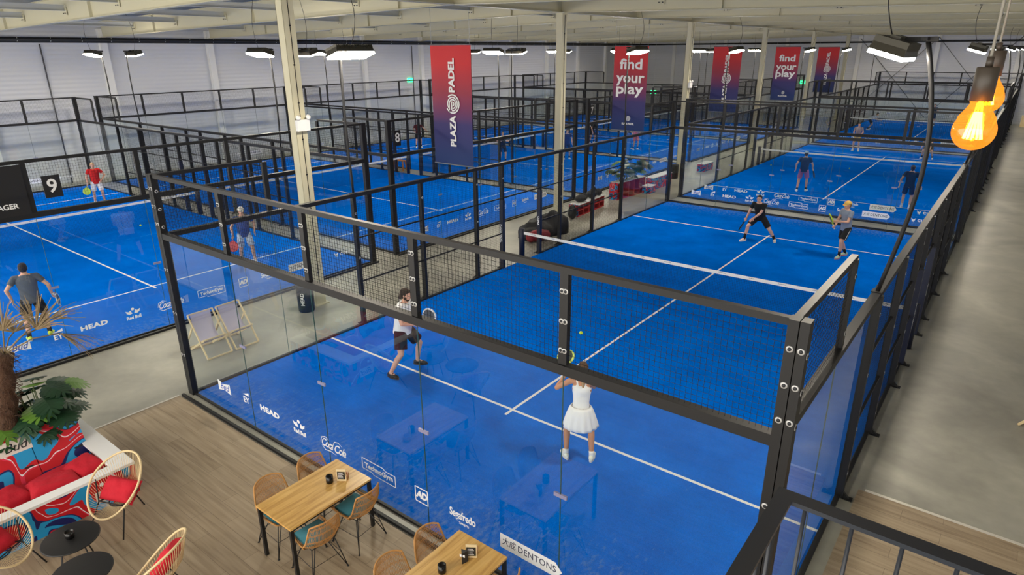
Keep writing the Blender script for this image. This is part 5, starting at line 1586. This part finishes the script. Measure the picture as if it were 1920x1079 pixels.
person('person in a yellow cap, grey t-shirt and black shorts standing right of the lunging player', 7.46, 16.0, R(140), H=1.80, lean=6, hip=0.92,
       feet=((-0.12, 0.18), (0.12, -0.22)), toes=(20, -5), hands=((-0.05, 0.34, 1.12), (0.02, 0.36, 1.00)), elbows=((-0.9, -0.5, -0.4), (0.9, -0.6, -0.4)), head=(4, 4),
       shirt=(130, 142, 160), bcol=(18, 18, 22), stripe=True, sock=(18, 18, 20), sockh=0.14, shoe=(190, 216, 186), sole=(230, 130, 110), hair=(120, 90, 60), cap=(226, 186, 96), res=2,
       racket=dict(hand='R', dir=(0.15, 0.35, 0.85), nrm=(0.4, 0.9, -0.2), frame=(200, 220, 20), face=(40, 44, 30), label='yellow-green padel racket held in both hands by the player in the yellow cap'))
# --- second right-hand court
person('person in a pale cap, dark t-shirt and pink shorts, seen from behind through glass', 3.82, 25.32, R(8), H=1.82, lean=3, hip=0.94, feet=((-0.17, -0.1), (0.16, 0.14)), toes=(15, -15),
       hands=((-0.34, 0.05, 0.95), (0.30, 0.22, 0.98)), shirt=(40, 58, 84), bcol=(196, 120, 160), sock=(30, 30, 34), sockh=0.08, shoe=(236, 236, 236), cap=(150, 176, 196), res=1, hair=(60, 46, 36),
       racket=dict(hand='R', dir=(0.2, 0.3, -0.8), nrm=(1, 0, 0.2), frame=(24, 24, 26), face=(60, 60, 64), label='dark racket in the right hand of the player in pink shorts'))
person('person in dark shirt and dark shorts, seen from behind, right side, second right-hand court', 7.96, 24.34, R(2), H=1.76, lean=4, hip=0.93, feet=((-0.14, 0.08), (0.14, -0.1)), toes=(10, -10),
       hands=((-0.34, 0.05, 0.92), (0.36, 0.12, 0.90)), shirt=(24, 36, 62), bcol=(26, 36, 70), sock=(235, 235, 235), sockh=0.16, shoe=(232, 232, 240), hair=(40, 28, 26), hairstyle='long', res=1)
person('person in a pale patterned shirt facing the camera beyond the second right-hand net', 3.10, 39.9, R(176), H=1.78, lean=4, hip=0.93, hands=((-0.2, 0.3, 1.05), (0.15, 0.32, 1.05)),
       shirt=(150, 140, 150), bcol=(200, 170, 90), sock=(235, 235, 235), shoe=(230, 230, 230), res=0, hair=(40, 30, 26))
person('person in black bending forward beyond the net, right side of the second right-hand court', 7.0, 38.9, R(170), H=1.78, lean=42, hip=0.82, feet=((-0.26, 0), (0.26, 0.1)), hands=((-0.2, 0.55, 0.6), (0.25, 0.55, 0.6)),
       shirt=(20, 20, 24), bcol=(20, 20, 24), shoe=(230, 230, 230), res=0, hair=(30, 24, 22))
# --- farthest right-hand court
person('person in white crouching forward to the right on the farthest right-hand court', 1.40, 52.9, R(-70), H=1.78, lean=62, hip=0.80, feet=((-0.25, 0.1), (0.25, -0.1)), hands=((-0.2, 0.7, 0.75), (0.2, 0.7, 0.75)),
       shirt=(190, 200, 215), bcol=(24, 26, 36), res=0, hair=(30, 24, 22))
person('person in dark clothes standing by the end wall on the farthest right-hand court', 5.0, 58.5, R(170), H=1.80, lean=3, hip=0.94, hands=((-0.2, 0.3, 1.1), (0.2, 0.3, 1.1)), shirt=(40, 44, 70), bcol=(30, 32, 50), res=0, hair=(40, 30, 26))
# --- court 9
person('person in grey t-shirt, black shorts and yellow shoes, seen from behind at the left edge', -5.08, -0.80, R(72), H=1.80, lean=6, hip=0.93, feet=((-0.20, -0.02), (0.17, 0.10)), toes=(14, -14),
       hands=((-0.33, 0.06, 0.96), (0.38, 0.12, 0.94)), elbows=((-0.8, -0.7, 0), (0.8, -0.7, 0)), shirt=(84, 90, 102), bcol=(18, 18, 20), sock=(22, 22, 24), sockh=0.12, shoe=(216, 232, 60), hair=(34, 26, 24), res=2, build=1.05,
       racket=dict(hand='R', dir=(0.1, 0.6, -0.5), nrm=(1, 0, 0), frame=(230, 230, 230), face=(70, 70, 74), label='racket in the right hand of the player in grey at the left edge'))
person('person in red t-shirt and white shorts standing far back beside the number 9 board', -18.7, 5.72, R(-107), H=1.78, lean=3, hip=0.94, feet=((-0.17, 0), (0.17, 0)), hands=((-0.22, 0.1, 1.0), (0.30, 0.1, 0.92)),
       elbows=((-1, -0.4, 0), (0.6, -0.8, 0)), shirt=(206, 24, 26), bcol=(238, 238, 240), sock=(235, 235, 235), sockh=0.05, shoe=(235, 235, 235), skin='fair', hair=(196, 160, 120), res=1,
       racket=dict(hand='R', dir=(0.2, 0.2, -0.9), nrm=(0.2, 1, 0), frame=(190, 220, 60), face=(190, 220, 60), label='yellow-green racket hanging from the hand of the player in red'))
person('person in white cap, blue t-shirt and white shorts seen through the near mesh', -6.26, 4.88, R(-112), H=1.80, lean=5, hip=0.94, feet=((-0.20, 0.08), (0.16, -0.08)), hands=((-0.28, 0.1, 1.0), (0.32, 0.22, 0.98)),
       shirt=(40, 72, 150), bcol=(206, 214, 230), sock=(235, 235, 235), sockh=0.06, shoe=(235, 235, 235), cap=(232, 228, 220), res=1, hair=(70, 50, 40),
       racket=dict(hand='R', dir=(0.1, 0.25, -0.9), nrm=(0.2, 1, 0), frame=(235, 80, 60), face=(235, 90, 70), label='orange-red racket of the player in the white cap'))
# --- far left courts
person('person in dark clothes on court 7, between the first banner and the second column', -11.8, 23.9, R(-130), H=1.78, lean=3, hip=0.94, hands=((-0.2, 0.2, 1.2), (0.2, 0.2, 1.2)), shirt=(22, 26, 46), bcol=(20, 24, 50), res=0, hair=(30, 24, 22))
person('person in a dark red shirt left of the first banner, arm stretched out', -19.9, 25.3, R(-120), H=1.80, lean=3, hip=0.94, hands=((-0.5, 0.4, 1.05), (0.25, 0.2, 1.0)), shirt=(96, 26, 34), bcol=(24, 24, 28), res=0, hair=(30, 24, 22))
person('person in dark blue on court 7 behind the second column', -9.5, 26.9, R(-130), H=1.78, lean=4, hip=0.94, shirt=(40, 40, 90), bcol=(30, 30, 70), res=0, hair=(40, 30, 26))
person('person in pink below the second banner', -8.1, 32.6, R(-120), H=1.75, lean=5, hip=0.93, shirt=(210, 120, 140), bcol=(190, 80, 100), res=0, hair=(40, 30, 26))
person('person in black on the court behind the number 7 board', -12.0, 33.8, R(-120), H=1.78, lean=30, hip=0.86, hands=((-0.2, 0.5, 0.7), (0.2, 0.5, 0.7)), shirt=(20, 20, 22), bcol=(20, 20, 22), res=0, hair=(30, 24, 22))
bpy.context.view_layer.update()
